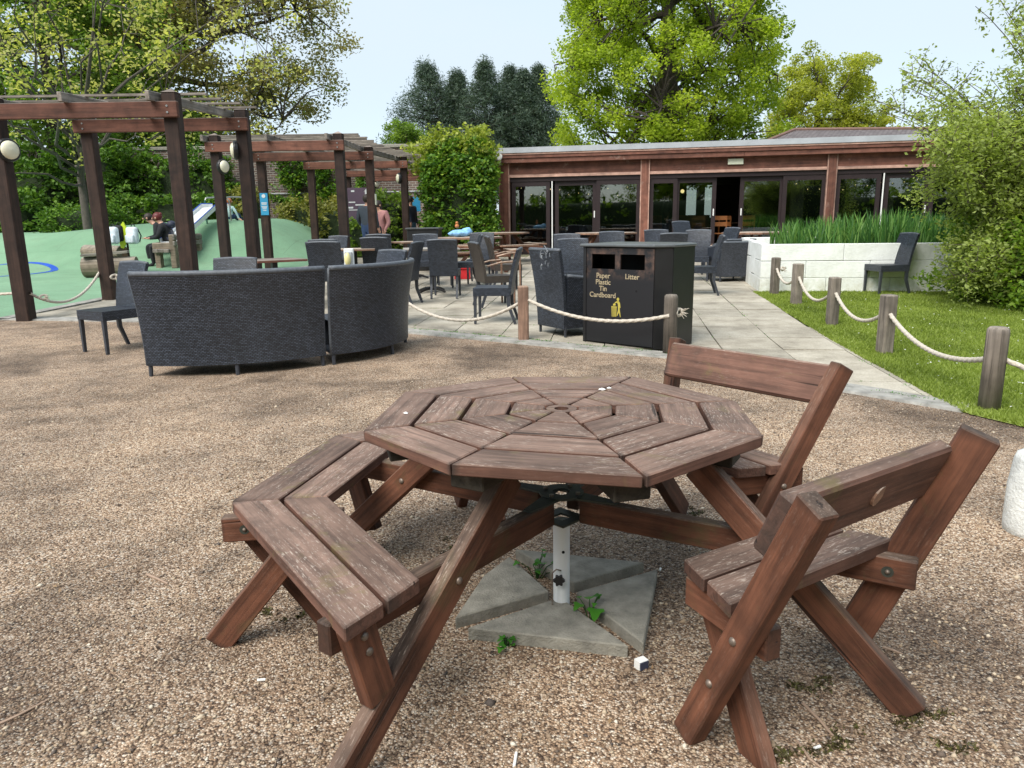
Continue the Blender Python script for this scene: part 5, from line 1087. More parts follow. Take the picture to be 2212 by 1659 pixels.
def standing(top, legs, shoe, skin='skin', H=1.7, arms=((-.05, -.1), (-.05, -.1)), bulk=1., head=(0, -.02), coat=False):
    s = H/1.7; J = {}; B = []
    J['pelvis'] = (0, 0, .93*s, .14*bulk, .11*bulk); J['waist'] = (0, 0, 1.08*s, .145*bulk, .12*bulk); J['chest'] = (0, .0, 1.28*s, .165*bulk, .125*bulk); J['neck0'] = (0, .0, 1.43*s, .075, .07); J['neck'] = (head[0]*.5, head[1]*.5, 1.49*s, .052); J['head'] = (head[0], head[1], 1.59*s, .085, .098); J['crown'] = (head[0], head[1], 1.665*s, .055)
    B += [('pelvis', 'waist', top), ('waist', 'chest', top), ('chest', 'neck0', top), ('neck0', 'neck', skin), ('neck', 'head', skin), ('head', 'crown', skin)]
    for sg, nm, ar in ((-1, 'L', arms[0]), (1, 'R', arms[1])):
        J['hip'+nm] = (sg*.09, 0, .86*s, .1*bulk); J['knee'+nm] = (sg*.1, -.01, .48*s, .068); J['ank'+nm] = (sg*.1, .02, .09*s, .045); J['toe'+nm] = (sg*.11, -.14, .04*s, .035)
        B += [('pelvis', 'hip'+nm, legs), ('hip'+nm, 'knee'+nm, legs), ('knee'+nm, 'ank'+nm, legs), ('ank'+nm, 'toe'+nm, shoe)]
        J['sh'+nm] = (sg*.19*bulk, 0, 1.38*s, .07*bulk); J['el'+nm] = (sg*(.25*bulk), .03, 1.1*s, .052*bulk); J['wrist'+nm] = (sg*.22*bulk, ar[1], (.9+max(0, -ar[0])*.0)*s, .034)
        B += [('chest', 'sh'+nm, top), ('sh'+nm, 'el'+nm, top), ('el'+nm, 'wrist'+nm, top)]; hand(J, B, nm, J['wrist'+nm][:3], (0, -.3, -1))
    return J, B
def stand_at(x, Y, rz, lab, J, B, hair, sc=1.): p = gY(x, Y); p.z += .016; return figure('person', lab, p, R(rz), J, B, hair, sc)
J, B = standing('puffer', 'denim', 'black_cloth', H=1.74, bulk=1.2); stand_at(797, 19.8, 150, 'person in a grey padded jacket and striped trousers behind a pergola post', J, B, dict(m='hair_dark'))
J, B = standing('pink_cloth', 'black_cloth', 'black_cloth', H=1.58, bulk=1.15, head=(-.03, -.05)); stand_at(824, 20.6, -35, 'person in a pink coat smiling beside a pergola post', J, B, dict(m='hair_dark', long=True))
J, B = standing('navy', 'light_denim', 'black_cloth', H=1.72, bulk=1.1); stand_at(889, 22.6, 60, 'person in a navy jacket and pale jeans by the ivy', J, B, dict(m='hair_dark'))
def seated(top, vest, legs, H=1.0, lean=.12):
    """sits on a .45 m seat facing -Y, origin on the ground under the hips"""
    J = {}; B = []
    J['pelvis'] = (0, 0, .57, .19, .18); J['waist'] = (0, -.03, .72, .19, .18); J['chest'] = (0, -.07-lean*.3, .92, .2, .18); J['neck0'] = (0, -.11-lean*.5, 1.07, .08, .07); J['neck'] = (0, -.14-lean*.6, 1.12, .055); J['head'] = (0, -.19-lean*.7, 1.21, .085, .1); J['crown'] = (0, -.20-lean*.7, 1.29, .055)
    B += [('pelvis', 'waist', vest), ('waist', 'chest', vest), ('chest', 'neck0', vest), ('neck0', 'neck', 'skin'), ('neck', 'head', 'skin'), ('head', 'crown', 'skin')]
    for sg, nm in ((-1, 'L'), (1, 'R')):
        J['hip'+nm] = (sg*.1, -.06, .54, .1); J['knee'+nm] = (sg*.13, -.46, .52, .07); J['ank'+nm] = (sg*.13, -.42, .1, .048); J['toe'+nm] = (sg*.14, -.58, .045, .036)
        B += [('pelvis', 'hip'+nm, legs), ('hip'+nm, 'knee'+nm, legs), ('knee'+nm, 'ank'+nm, legs), ('ank'+nm, 'toe'+nm, 'black_cloth')]
        J['sh'+nm] = (sg*.22, -.09-lean*.3, 1.0, .085); J['el'+nm] = (sg*.27, -.2, .76, .065); J['wrist'+nm] = (sg*.1, -.44, .72, .035)
        B += [('chest', 'sh'+nm, top), ('sh'+nm, 'el'+nm, top), ('el'+nm, 'wrist'+nm, top)]; hand(J, B, nm, J['wrist'+nm][:3], (-sg*.5, -1, 0))
    return J, B
bl = bq.location
J, B = seated('black_cloth', 'navy', 'black_cloth'); figure('person', 'person with red hair in a navy padded vest seated on the timber bench', bl+Vector((-.04, .12, .0)), R(-82), J, B, dict(m='hair_red', bun=True), 1.04)
J, B = seated('black_cloth', 'black_cloth', 'black_cloth', lean=.3); figure('person', 'person with short hair in dark clothes seated beyond the red-haired one', bl+Vector((-.42, .75, .0)), R(-75), J, B, dict(m='hair_dark', r=.098), 1.04)
# hood of the vest
h = MB(); h.ball((0, .06, 1.05), .13, 12, 8, (1.15, .8, .75)); o = h.obj('hood', M['navy'], [q for q in bpy.data.objects if q.get('label', '').startswith('person with red hair')][0], smooth=True)
# child on the mound
J = {}; B = []
J['pelvis'] = (0, 0, .14, .105, .09); J['chest'] = (0, -.02, .38, .115, .085); J['neck0'] = (0, -.02, .49, .05); J['neck'] = (0, -.03, .52, .042); J['head'] = (0, -.04, .61, .078, .085); J['crown'] = (0, -.04, .67, .05); B += [('pelvis', 'chest', 'pale_cloth'), ('chest', 'neck0', 'pale_cloth'), ('neck0', 'neck', 'skin'), ('neck', 'head', 'skin'), ('head', 'crown', 'skin')]
for sg, nm in ((-1, 'L'), (1, 'R')):
    J['hip'+nm] = (sg*.07, -.04, .12, .07); J['knee'+nm] = (sg*.1, -.32, .22, .052); J['ank'+nm] = (sg*.1, -.48, .06, .036); J['toe'+nm] = (sg*.1, -.58, .05, .03); J['sh'+nm] = (sg*.13, -.02, .43, .048); J['el'+nm] = (sg*.24, .0, .27, .04); J['wrist'+nm] = (sg*.31, -.02, .08, .028)
    B += [('pelvis', 'hip'+nm, 'denim'), ('hip'+nm, 'knee'+nm, 'denim'), ('knee'+nm, 'ank'+nm, 'denim'), ('ank'+nm, 'toe'+nm, 'black_cloth'), ('chest', 'sh'+nm, 'pale_cloth'), ('sh'+nm, 'el'+nm, 'pale_cloth'), ('el'+nm, 'wrist'+nm, 'pale_cloth')]; hand(J, B, nm, J['wrist'+nm][:3], (sg, 0, -.5))
q = atY(497, 470, 22.8); figure('person', 'ginger-haired child in a pale top sitting on the crest of the green mound', Vector((q.x, q.y, terr(q.y)+bank(q.x, q.y)+.0)), R(165), J, B, dict(m='hair_ginger', r=.092), .92)

# ------------------------------------------------------------------ things inside the cafe
def room_pt(s_, y, z=.09): return B0+UB*s_-NB*y+Vector((0, 0, zG+z-B0.z))
def wood_chair(p, rz, lab):
    t_ = thing('dining_chair', lab, 'chair', p, rz, 'wooden chairs inside the cafe'); s = MB(); s.box((0, 0, .45), (.42, .42, .035)); s.obj('seat', M['orange_wood'], t_)
    for x in (-.18, .18):
        for y in (-.18, .18): s = MB(); s.bar((x, y, 0), (x, y, .44 if y < 0 else .95), .035, .035, up=(0, 1, 0)); s.obj('leg', M['orange_wood'], t_)
    for z in (.9, .72): s = MB(); s.box((0, .19, z), (.36, .025, .12)); s.obj('back_rail', M['orange_wood'], t_)
wood_chair(room_pt(bs(1562), 1.0), BA+math.pi, 'orange wooden chair just inside the open cafe door, left'); wood_chair(room_pt(bs(1582), 1.5), BA+2.7, 'orange wooden chair inside the open cafe door, right'); wood_chair(room_pt(bs(1625), 1.2), BA+3.3, 'orange wooden chair behind the right sliding door'); wood_chair(room_pt(bs(1515), 1.3), BA+3.1, 'orange wooden chair behind the left sliding door')
def room_table(s_, y, lab):
    t_ = thing('dining_table', lab, 'table', room_pt(s_, y), BA, 'tables inside the cafe'); s = MB(); s.box((0, 0, .74), (1.3, .75, .04)); s.obj('table_top', M['pale_wood'], t_)
    for x in (-.58, .58):
        for yy in (-.3, .3): s = MB(); s.box((x, yy, .36), (.06, .06, .72)); s.obj('leg', M['pale_wood'], t_)
room_table(bs(1150), 1.5, 'pale table behind the leftmost glass door'); room_table(bs(1335), 1.4, 'pale table behind the third glass door'); room_table(bs(1240), 3.2, 'pale table deep inside behind the second glass door'); room_table(bs(1640), 2.4, 'pale table inside right of the open door')
em, t, b, o = newmat('bulb_glow'); b.inputs['Emission Color'].default_value = (1, .75, .35, 1); b.inputs['Emission Strength'].default_value = 1.2; b.inputs['Base Color'].default_value = (.9, .8, .5, 1)
def string(x0, x1, n, lab):
    t_ = thing('string_lights', lab, 'lights', room_pt((bs(x0)+bs(x1))/2, .6, 0), BA); L_ = bs(x1)-bs(x0); z0 = z_gl-.02-zG; s = MB(); w_ = MB(); pts = []
    for k in range(n+1): f = k/n; pts.append(Vector((L_*(f-.5), 0, z0-.08*math.sin(f*math.pi*3)**2)))
    w_.tube(pts, .006, 4); w_.obj('wire', M['black_plastic'], t_)
    for k, p in enumerate(pts): s = MB(); s.ball((p.x, p.y+random.uniform(-.1, .1), p.z-.05-random.uniform(0, .2)), .011, 8, 6); s.obj('bulb', em, t_)
string(1120, 1375, 12, 'string of small warm bulbs behind the left cafe doors'); string(1700, 1990, 11, 'string of small warm bulbs behind the right cafe doors')
p = room_pt(bs(1478), 2.2, 0); t_ = thing('pendant_lamp', 'lit pendant bulb inside the cafe left of the open door', 'lamp', Vector((p.x, p.y, z_tb))); s = MB(); s.tube([(0, 0, 0), (0, 0, -.38)], .008, 6); s.obj('cord', M['black_plastic'], t_); s = MB(); s.ball((0, 0, -.42), .06, 12, 8); s.obj('bulb', em, t_, smooth=True)
J, B = standing('black_cloth', 'black_cloth', 'black_cloth', H=1.75); p = room_pt(bs(1440), .9); figure('person', 'person in black standing behind the narrow glass panel', p, BA+1.2, J, B, dict(m='hair_dark'))
# ================================================================== vegetation
def leaf_geo(C, size, tint, up=.35, aspect=.62, seed=0, droop=0.):
    """one folded leaf card per centre"""
    r_ = np.random.default_rng(seed); n = len(C); d = r_.normal(size=(n, 3)); d[:, 2] = d[:, 2]*.6-droop; d /= np.linalg.norm(d, axis=1)[:, None]
    nn = r_.normal(size=(n, 3)); nn[:, 2] += up*3; s = np.cross(d, nn); s /= np.linalg.norm(s, axis=1)[:, None]+1e-9; nz = np.cross(s, d)
    L_ = size*r_.uniform(.6, 1.35, (n, 1)); W_ = L_*aspect; f = L_*.12
    V_ = np.stack([C-d*L_*.5, C+s*W_*.5+nz*f, C+d*L_*.5, C-s*W_*.5+nz*f], 1).reshape(-1, 3); Fa = np.arange(4*n).reshape(n, 4)
    return V_, Fa, np.repeat(tint, 4)
def clumps(centers, radii, per, seed, squash=.8, tvar=.16, tc=None):
    r_ = np.random.default_rng(seed); k = len(centers); tcl = r_.uniform(.2, .8, k) if tc is None else tc
    q = r_.normal(size=(k, per, 3)); q /= np.linalg.norm(q, axis=2)[..., None]; q *= (r_.random((k, per, 1))**.45); q[..., 2] *= squash
    P_ = centers[:, None]+q*np.asarray(radii).reshape(-1, 1, 1); tt = np.clip(tcl[:, None]+r_.normal(0, tvar, (k, per)), 0, 1)
    return P_.reshape(-1, 3), tt.ravel()
def ellipsoid_pts(n, c, rad, seed, inner=.35, lump=.25, boxy=0):
    r_ = np.random.default_rng(seed); q = r_.normal(size=(n, 3)); q /= np.linalg.norm(q, axis=1)[:, None]
    if boxy: q = q/(np.abs(q)**4).sum(1)[:, None]**.25
    ph = r_.uniform(0, 6.28, 6)
    lm = 1+lump*(np.sin(q[:, 0]*3.1+ph[0])*np.sin(q[:, 2]*2.7+ph[1])+.6*np.sin(q[:, 1]*5+ph[2])*np.sin(q[:, 0]*4+q[:, 2]*3+ph[3]))
    rr = (inner+(1-inner)*r_.random(n)**.55)*lm; return np.asarray(c)+q*rr[:, None]*np.asarray(rad)
def tree(name, label, base, trunk_h, trunk_r, cc, cr, nclump, per, clump_r, leaf, mat, seed, cat='tree', nlimb=7, bark='bark', group=None, inner=.35, lump=.25, forks=None, up=.35, lean=(0, 0), aspect=.62, filt=None, trunk_top=None, boxy=0):
    base = Vector(base); t_ = thing(name, label, cat, base, 0, group); r_ = random.Random(seed)
    ctr = ellipsoid_pts(nclump, cc, cr, seed, inner, lump, boxy)
    if filt is not None: ctr = ctr[filt(ctr)]
    ctr = ctr-np.array(base)
    P_, tt = clumps(ctr, np.random.default_rng(seed+1).uniform(.65, 1.25, len(ctr))*clump_r, per, seed+2); V_, Fa, ti = leaf_geo(P_, leaf, tt, up, aspect, seed+3)
    link('crown', fast_mesh('crown', V_, Fa, ti), M[mat], t_)
    fork = Vector((lean[0], lean[1], trunk_h)); m = MB(); tt_ = [Vector((0, 0, -.3)), Vector((0, 0, trunk_h*.3)), fork*.75+Vector((0, 0, 0)), fork]
    ext = Vector((cc[0]-base.x, cc[1]-base.y, trunk_top-base.z if trunk_top else cc[2]-base.z+cr[2]*.5))
    m.tube([tt_[0], tt_[1], tt_[2], fork, fork.lerp(ext, .5)+Vector((r_.uniform(-.4, .4), r_.uniform(-.4, .4), 0)), ext], [trunk_r*1.25, trunk_r, trunk_r*.9, trunk_r*.8, trunk_r*.45, trunk_r*.12], 10)
    m.obj('trunk', M[bark], t_, smooth=True)
    # limbs towards well spread clump centres, then twigs to the rest
    idx = [int(np.argmax(ctr[:, 2]))]; dmin = np.linalg.norm(ctr-ctr[idx[0]], axis=1)
    while len(idx) < min(nlimb, len(ctr)): k = int(np.argmax(dmin)); idx.append(k); dmin = np.minimum(dmin, np.linalg.norm(ctr-ctr[k], axis=1))
    samples = [fork]; lm = MB()
    for k in idx:
        e = Vector(ctr[k]); s0 = fork.lerp(ext, r_.uniform(0, .45)) if e.z > fork.z else Vector((fork.x, fork.y, fork.z*.9)); mid = s0.lerp(e, .5)+Vector((r_.uniform(-1, 1), r_.uniform(-1, 1), r_.uniform(.2, 1)))*(e-s0).length*.12
        pts = [((1-f)**2)*s0+2*f*(1-f)*mid+f*f*e for f in [i/7 for i in range(8)]]; pts = [p+Vector((r_.uniform(-1, 1), r_.uniform(-1, 1), r_.uniform(-1, 1)))*(e-s0).length*.025*(0 < i < 7) for i, p in enumerate(pts)]
        lm.tube(pts, [trunk_r*.36*(1-.9*i/7) for i in range(8)], 6); samples += pts[1:]
    S_ = np.array([tuple(p) for p in samples])
    for k in range(len(ctr)):
        if k in idx: continue
        j = int(np.argmin(np.linalg.norm(S_-ctr[k], axis=1)+.15*np.linalg.norm(S_, axis=1))); a, e = samples[j], Vector(ctr[k]); d = (e-a).length; mid = a.lerp(e, .5)+Vector((r_.uniform(-.15, .15), r_.uniform(-.15, .15), r_.uniform(-.05, .2)))*d
        lm.tube([a, mid, e], [max(.012, trunk_r*.11), max(.009, trunk_r*.06), .006], 4, cap=False)
    lm.obj('limbs', M[bark], t_, smooth=True); return t_
tz = terr(32)
# oak over the cafe
oc = atY(1432, 100, 44); tree('oak_tree', 'large bright green oak rising behind the cafe roof', (oc.x+.3, 44, tz), 9.2, .7, (oc.x+.2, 44, 10.4), (6.1, 5.2, 7.8), 660, 200, .85, .18, 'leaf_oak', 11, nlimb=12, inner=.4, lump=.14, trunk_top=17, boxy=1)
# paler tree to its right
lc = atY(1775, 210, 62); tree('lime_tree', 'yellow-green tree right of the oak behind the cafe', (lc.x, 62, tz), 5., .35, (lc.x, 62, 9.2), (4.9, 4, 5.6), 190, 190, .8, .2, 'leaf_lime', 21, nlimb=9, inner=.3, trunk_top=13)
ls = atY(1870, 262, 60); tree('lime_tree', 'small yellow-green tree at the right end of the cafe roof', (ls.x, 60, tz), 4., .2, (ls.x, 60, 7.4), (2.2, 2, 2.6), 60, 170, .7, .2, 'leaf_lime', 23, nlimb=6)
# pines
def pine(name, label, x, ytop, Y, wpx, seed):
    tp = atY(x, ytop, Y); base = Vector((tp.x, Y, tz)); H = tp.z-tz; W = wpx*1.36/FPX*Y/2; r_ = np.random.default_rng(seed); t_ = thing(name, label, 'pine tree', base, 0, 'dark pines beyond the ivy')
    n = 430; f = r_.random(n)**.8; z = H*(.12+.88*f); prof = np.minimum(1, (1-f)*1.9+.04)*(.75+.35*r_.random(n)); a = r_.uniform(0, 6.28, n); rr = W*prof*(.35+.65*r_.random(n)**.5); C = np.stack([rr*np.cos(a), rr*np.sin(a), z+rr*.25], 1)
    P_, tt = clumps(C, W*.21*r_.uniform(.6, 1.2, n), 65, seed+1, squash=1.1, tvar=.2); V_, Fa, ti = leaf_geo(P_, .34, tt, -.2, .16, seed+2, droop=-.5)
    link('crown', fast_mesh('crown', V_, Fa, ti), M['leaf_pine'], t_); m = MB(); m.tube([(0, 0, -.3), (0, 0, H*.5), (.1, 0, H*.96)], [.28, .18, .04], 8); m.obj('trunk', M['bark'], t_)
    m = MB(); [m.tube([(0, 0, float(C[k, 2]-.5*abs(rr[k])*.4)), tuple(float(q) for q in C[k])], [.06, .015], 4, cap=False) for k in range(0, n, 2)]; m.obj('limbs', M['bark'], t_)
for k, (x, y, Y, wd, lb) in enumerate(((921, 148, 70, 150, 'leftmost broad dark pine beyond the pergola'), (986, 163, 72, 110, 'second dark pine from the left with a narrow top'), (1046, 139, 69, 125, 'tallest dark pine in the middle of the row'), (1101, 154, 73, 115, 'dark pine right of the tallest one'), (1132, 160, 70, 95, 'slender dark pine fifth from the left'), (1162, 150, 71, 100, 'rightmost dark pine against the oak'))): pine('pine_tree', lb, x, y, Y, wd, 40+k*3)
sc2 = atY(878, 285, 60); tree('lime_tree', 'small green tree below the leftmost pine', (sc2.x, 60, tz), 4., .2, (sc2.x, 60, 7.3), (1.6, 1.5, 2.), 40, 120, .6, .2, 'leaf_mid', 61, nlimb=5)
# big dark tree on the left
dc = atY(480, 40, 38); tree('evergreen_oak', 'huge dark brown-green tree filling the upper left sky', (atY(345, 300, 38).x, 38, tz), 6.5, .5, (atY(400, 40, 38).x, 38, 11.6), (6.0, 6, 7.4), 430, 200, .9, .16, 'leaf_dark', 31, nlimb=18, inner=.4, lump=.3, trunk_top=17)
tree('evergreen_oak', 'second dark tree trunk left of the huge brown-green tree', (atY(252, 300, 40).x, 40, tz), 8., .7, (atY(215, 0, 40).x, 40, 14.5), (4.5, 4.5, 6), 150, 200, 1., .18, 'leaf_dark', 33, nlimb=10, trunk_top=18)
# green trees at the far left
lc = atY(90, 120, 31); tree('green_tree', 'fresh green tree at the far left behind the maple', (lc.x, 31, tz), 3.5, .35, (lc.x, 31, 8.0), (4.6, 4, 5.8), 260, 190, .8, .16, 'leaf_mid', 35, nlimb=10, trunk_top=11)
tree('green_tree', 'low green tree between the hedge and the dark trunks', (atY(330, 300, 33).x, 33, tz), 2.5, .25, (atY(330, 330, 33).x, 33, 5.0), (3.4, 3, 2.6), 120, 170, .7, .15, 'leaf_mid', 36, nlimb=8)
# maple with young yellow leaves over the near pergola
mp_ = gY(193, 23.5); mc = atY(215, 140, 18)
tree('maple_tree', 'maple with pale bare branches and young yellow leaves over the pergola', (mp_.x, 23.5, .5), 2.3, .13, (mc.x-.4, 19., 5.6), (4.6, 5.2, 2.9), 170, 26, .42, .11, 'leaf_yellow', 37, nlimb=22, bark='bark_pale', inner=.3, lump=.35, trunk_top=6.5, filt=lambda c: (c[:, 2] > 2.6) & (c[:, 1] > 11.2))
# maple's low greyer branches with few leaves
# hedges and bushes -----------------------------------------------------------
def bush(name, label, boxes, mat, per_m2, leaf, seed, cat='hedge', lump=.12, core=True, up=.3, aspect=.6, group=None, tvar=.18, clr=.22):
    """leaf shell round rounded boxes (cx,cy,cz,rx,ry,rz)"""
    b0 = Vector((boxes[0][0], boxes[0][1], boxes[0][2]-boxes[0][5])); t_ = thing(name, label, cat, b0, 0, group); Vs, Fs, Ts = [], [], []; nb = 0; r_ = np.random.default_rng(seed); cm = MB()
    for i, (cx, cy, cz, rx, ry, rz) in enumerate(boxes):
        n = int(4*(rx*rz+ry*rz+rx*ry)*per_m2/14); q = r_.normal(size=(n, 3)); q = np.sign(q)*np.abs(q)**.6; q /= (np.abs(q)**4).sum(1)[:, None]**.25
        ph = r_.uniform(0, 6.28, 4); lm = 1+lump*(np.sin(q[:, 0]*4*max(1, rx)+ph[0])*np.sin(q[:, 2]*4*max(1, rz)+ph[1])+.5*np.sin(q[:, 0]*9+q[:, 2]*7+ph[2])); C = np.array([cx, cy, cz])-np.array(b0)+q*np.array([rx, ry, rz])*(lm*r_.uniform(.86, 1.02, n))[:, None]
        C = C[C[:, 2] > .02]
        P_, tt = clumps(C, r_.uniform(.6, 1.3, len(C))*clr, 14, seed+i, .8, tvar); P_[:, 2] = np.maximum(P_[:, 2], .02); V_, Fa, ti = leaf_geo(P_, leaf, tt, up, aspect, seed+7+i); Vs.append(V_); Fs.append(Fa+nb); Ts.append(ti); nb += len(V_)
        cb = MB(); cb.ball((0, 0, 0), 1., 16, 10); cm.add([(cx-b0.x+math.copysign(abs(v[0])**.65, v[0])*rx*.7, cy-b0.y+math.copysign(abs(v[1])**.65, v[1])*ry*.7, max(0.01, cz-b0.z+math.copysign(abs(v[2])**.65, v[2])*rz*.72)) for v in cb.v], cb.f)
    link('foliage', fast_mesh('foliage', np.vstack(Vs), np.vstack(Fs), np.concatenate(Ts)), M[mat], t_)
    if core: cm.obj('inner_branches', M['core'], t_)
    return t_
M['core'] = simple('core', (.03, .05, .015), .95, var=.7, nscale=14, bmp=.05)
def bx_(x0, x1, ytop, Y, depth, z0=None):
    a, b_ = atY(x0, ytop, Y), atY(x1, ytop, Y); zb = terr(Y) if z0 is None else z0; return ((a.x+b_.x)/2, Y+depth/2, (a.z+zb)/2, (b_.x-a.x)/2, depth/2, (a.z-zb)/2)
bush('ivy_hedge', 'tall bright ivy-covered hedge at the left corner of the cafe', [bx_(905, 1066, 330, 21.3, 1.6), bx_(930, 1062, 300, 21.5, 1.3)], 'leaf_ivy', 1100, .115, 71, lump=.04)
bush('climber_crown', 'yellow-green bushy top growing above the ivy hedge', [bx_(885, 1062, 296, 21.7, 1.4, 2.6), bx_(925, 1050, 276, 21.9, 1.2, 2.9)], 'leaf_ivy_top', 600, .12, 73, cat='climber', lump=.3, clr=.3)
bush('clipped_hedge', 'clipped bright green hedge behind the play surface at the left', [bx_(70, 238, 446, 24.2, 1.6, terr(24)+.7)], 'leaf_hedge', 700, .1, 75)
bush('dark_shrub', 'dark green shrubs between the left pergola posts', [bx_(-60, 110, 330, 26.5, 2), bx_(60, 240, 300, 27.5, 2), bx_(-80, 60, 420, 25.2, 1.2, .9)], 'leaf_hedge', 520, .15, 77, cat='shrub', lump=.3)
bush('ivy_screen', 'dark ivy covering the brick wall behind the slide', [bx_(235, 500, 335, 28.6, 1.2), bx_(230, 470, 425, 27., 1.2)], 'leaf_hedge', 520, .15, 79, cat='ivy', lump=.2)
bush('wall_ivy', 'ivy hanging on the brick wall between the pergola posts', [bx_(585, 705, 335, 29.5, .5, 1.4), bx_(600, 650, 312, 29.55, .4, 2.6), bx_(680, 730, 350, 29.6, .4, 2.2), bx_(765, 800, 362, 29.6, .4, 1.6)], 'leaf_ivy', 620, .12, 81, cat='ivy', lump=.4, core=False)
bush('golden_hedge', 'golden variegated hedge in front of the brick wall', [bx_(590, 690, 432, 25.2, 1.5), bx_(660, 775, 440, 24.4, 1.4), bx_(700, 760, 432, 25.5, 1.2)], 'leaf_gold', 560, .12, 83, lump=.22)
bush('green_shrub', 'green shrub with long leaves behind the pink-coated person', [bx_(800, 872, 420, 23.6, 1.2), bx_(745, 800, 480, 22.6, .9)], 'leaf_mid', 560, .13, 85, cat='shrub', lump=.25)
bush('mound_shrub', 'yellow-green bush behind the child on the mound', [bx_(495, 560, 410, 26.8, 1.2)], 'leaf_gold', 300, .12, 86, cat='shrub', lump=.25)
# flower beds of irises in the planter
def blades(n, seed):
    r_ = np.random.default_rng(seed); a = r_.random(n)*5.3+.5; b_ = r_.random(n)*(vl-.35)+.2; Vv, tt = [], []
    hgt = (.2+.4*r_.random(n))*np.clip(1.25-1.1*np.abs(a/5.6-.42), .5, 1.3); base = np.array([tuple(ud*float(x)+vd*float(y)) for x, y in zip(a, b_)]); an_ = r_.uniform(0, 6.28, n); bend = r_.normal(0, .1, (n, 2)); w_ = r_.uniform(.016, .036, n)
    for f, wf in ((0, 1), (.45, 1.), (.8, .6)):
        c = base+np.stack([bend[:, 0]*f*f, bend[:, 1]*f*f, hgt*f], 1); s = np.stack([np.cos(an_), np.sin(an_), 0*an_], 1)*(w_*wf/2)[:, None]; Vv += [c-s, c+s]
    Vv.append(base+np.stack([bend[:, 0], bend[:, 1], hgt], 1)); V_ = np.stack(Vv, 1).reshape(-1, 3); k = np.arange(n)[:, None]*7
    Fq = np.concatenate([np.concatenate([k+0, k+1, k+3, k+2], 1), np.concatenate([k+2, k+3, k+5, k+4], 1), np.concatenate([k+4, k+5, k+6, k+6], 1)]); return V_, Fq, np.repeat(r_.random(n), 7)
V_, Fq, ti = blades(3600, 5); tri = Fq[:, 2] == Fq[:, 3]
T = np.concatenate([Fq[~tri][:, [0, 1, 2]], Fq[~tri][:, [0, 2, 3]], Fq[tri][:, :3]]); o = link('iris_leaves', fast_mesh('iris_leaves', V_, T, ti), M['leaf_iris']); o.location = PC+Vector((0, 0, .655)); tag(o, 'dense upright green iris leaves filling the white planter', 'iris leaves', kind='stuff')
# lawn blades and daisies
def grass(n, seed):
    r_ = np.random.default_rng(seed); Y = 3.3+r_.random(n)**1.3*9.1; X0 = np.array([pathX(y) if y > 4.93 else 3.08 for y in Y]); X = X0-.012+r_.random(n)**1.1*(Y*.72+2.2-X0); eY = np.array([edgeY(float(x)) for x in X]); k_ = (Y > eY-.05+.06*r_.random(n)) & (X > X0-.02); X, Y = X[k_], Y[k_]; n = len(X); h = r_.uniform(.012, .04, n); an_ = r_.uniform(0, 6.28, n); w_ = r_.uniform(.003, .006, n)*(1+Y*.08); z = .022*np.maximum(0, Y-8)+.012
    B_ = np.stack([X, Y, z], 1); s = np.stack([np.cos(an_), np.sin(an_), 0*an_], 1)*w_[:, None]; tip = B_+np.stack([r_.normal(0, .016, n), r_.normal(0, .016, n), h], 1); V_ = np.stack([B_-s, B_+s, tip], 1).reshape(-1, 3); ph = np.sin(X*3.1+1)*np.sin(Y*2.3)+np.sin(X*7+Y*5)*.5
    return V_, np.arange(3*n).reshape(n, 3), np.repeat(np.clip(.45+.18*ph+r_.normal(0, .2, n), 0, 1), 3)
V_, Fa, ti = grass(230000, 9); o = link('lawn_grass', fast_mesh('lawn_grass', V_, Fa, ti), M['blade']); tag(o, 'short green lawn grass right of the paved path', 'grass', kind='stuff')
m = MB(); r_ = random.Random(5)
for k in range(170):
    Y = 4.6+r_.random()**1.1*7.4; X = pathX(Y)+.25+r_.random()*(Y*.7-pathX(Y)+.5); z = terr(Y)+.042; s = r_.uniform(.006, .011); m.add([(X+s*math.cos(a*1.047), Y+s*math.sin(a*1.047), z+r_.uniform(-.003, .003)) for a in range(6)], [(0, 1, 2, 3, 4, 5)])
o = m.obj('daisies', M['daisy']); tag(o, 'tiny white daisies dotted over the lawn', 'daisies', kind='stuff')
# weeds in the paving joints and along the kerb
def tufts(spots, n, hgt, spread, seed):
    r_ = np.random.default_rng(seed); S_ = np.repeat(np.array(spots), n, 0); k = len(S_); B_ = S_+np.concatenate([r_.normal(0, spread, (k, 2)), np.zeros((k, 1))], 1); an_ = r_.uniform(0, 6.28, k); w_ = r_.uniform(.003, .008, k); s = np.stack([np.cos(an_), np.sin(an_), 0*an_], 1)*w_[:, None]
    tip = B_+np.stack([r_.normal(0, hgt*.7, k), r_.normal(0, hgt*.7, k), hgt*r_.uniform(.3, 1.1, k)], 1); return np.stack([B_-s, B_+s, tip], 1).reshape(-1, 3), np.arange(3*k).reshape(k, 3), np.repeat(r_.random(k), 3)
spots = []; r_ = random.Random(8)
for k in range(520):
    i, j = r_.randint(-6, 8), r_.uniform(-7, 10); q = org+U8*(i*SW)+V8*(j*SL)
    if q.y > edgeY(q.x)+.3 and q.x < pathX(q.y)-.05 and q.x > -3: spots.append((q.x, q.y, terr(q.y)+.004))
for k in range(120):
    i, j = r_.uniform(-6, 8), r_.randint(-7, 10); q = org+U8*(i*SW)+V8*(j*SL)
    if q.y > edgeY(q.x)+.3 and q.x < pathX(q.y)-.05 and q.x > -3: spots.append((q.x, q.y, terr(q.y)+.004))
for k in range(150):
    X = r_.uniform(-1.4, 3.05); y = edgeY(X)+r_.choice((.27, .29, .31, .05)); spots.append((X, y, terr(y)+.012))
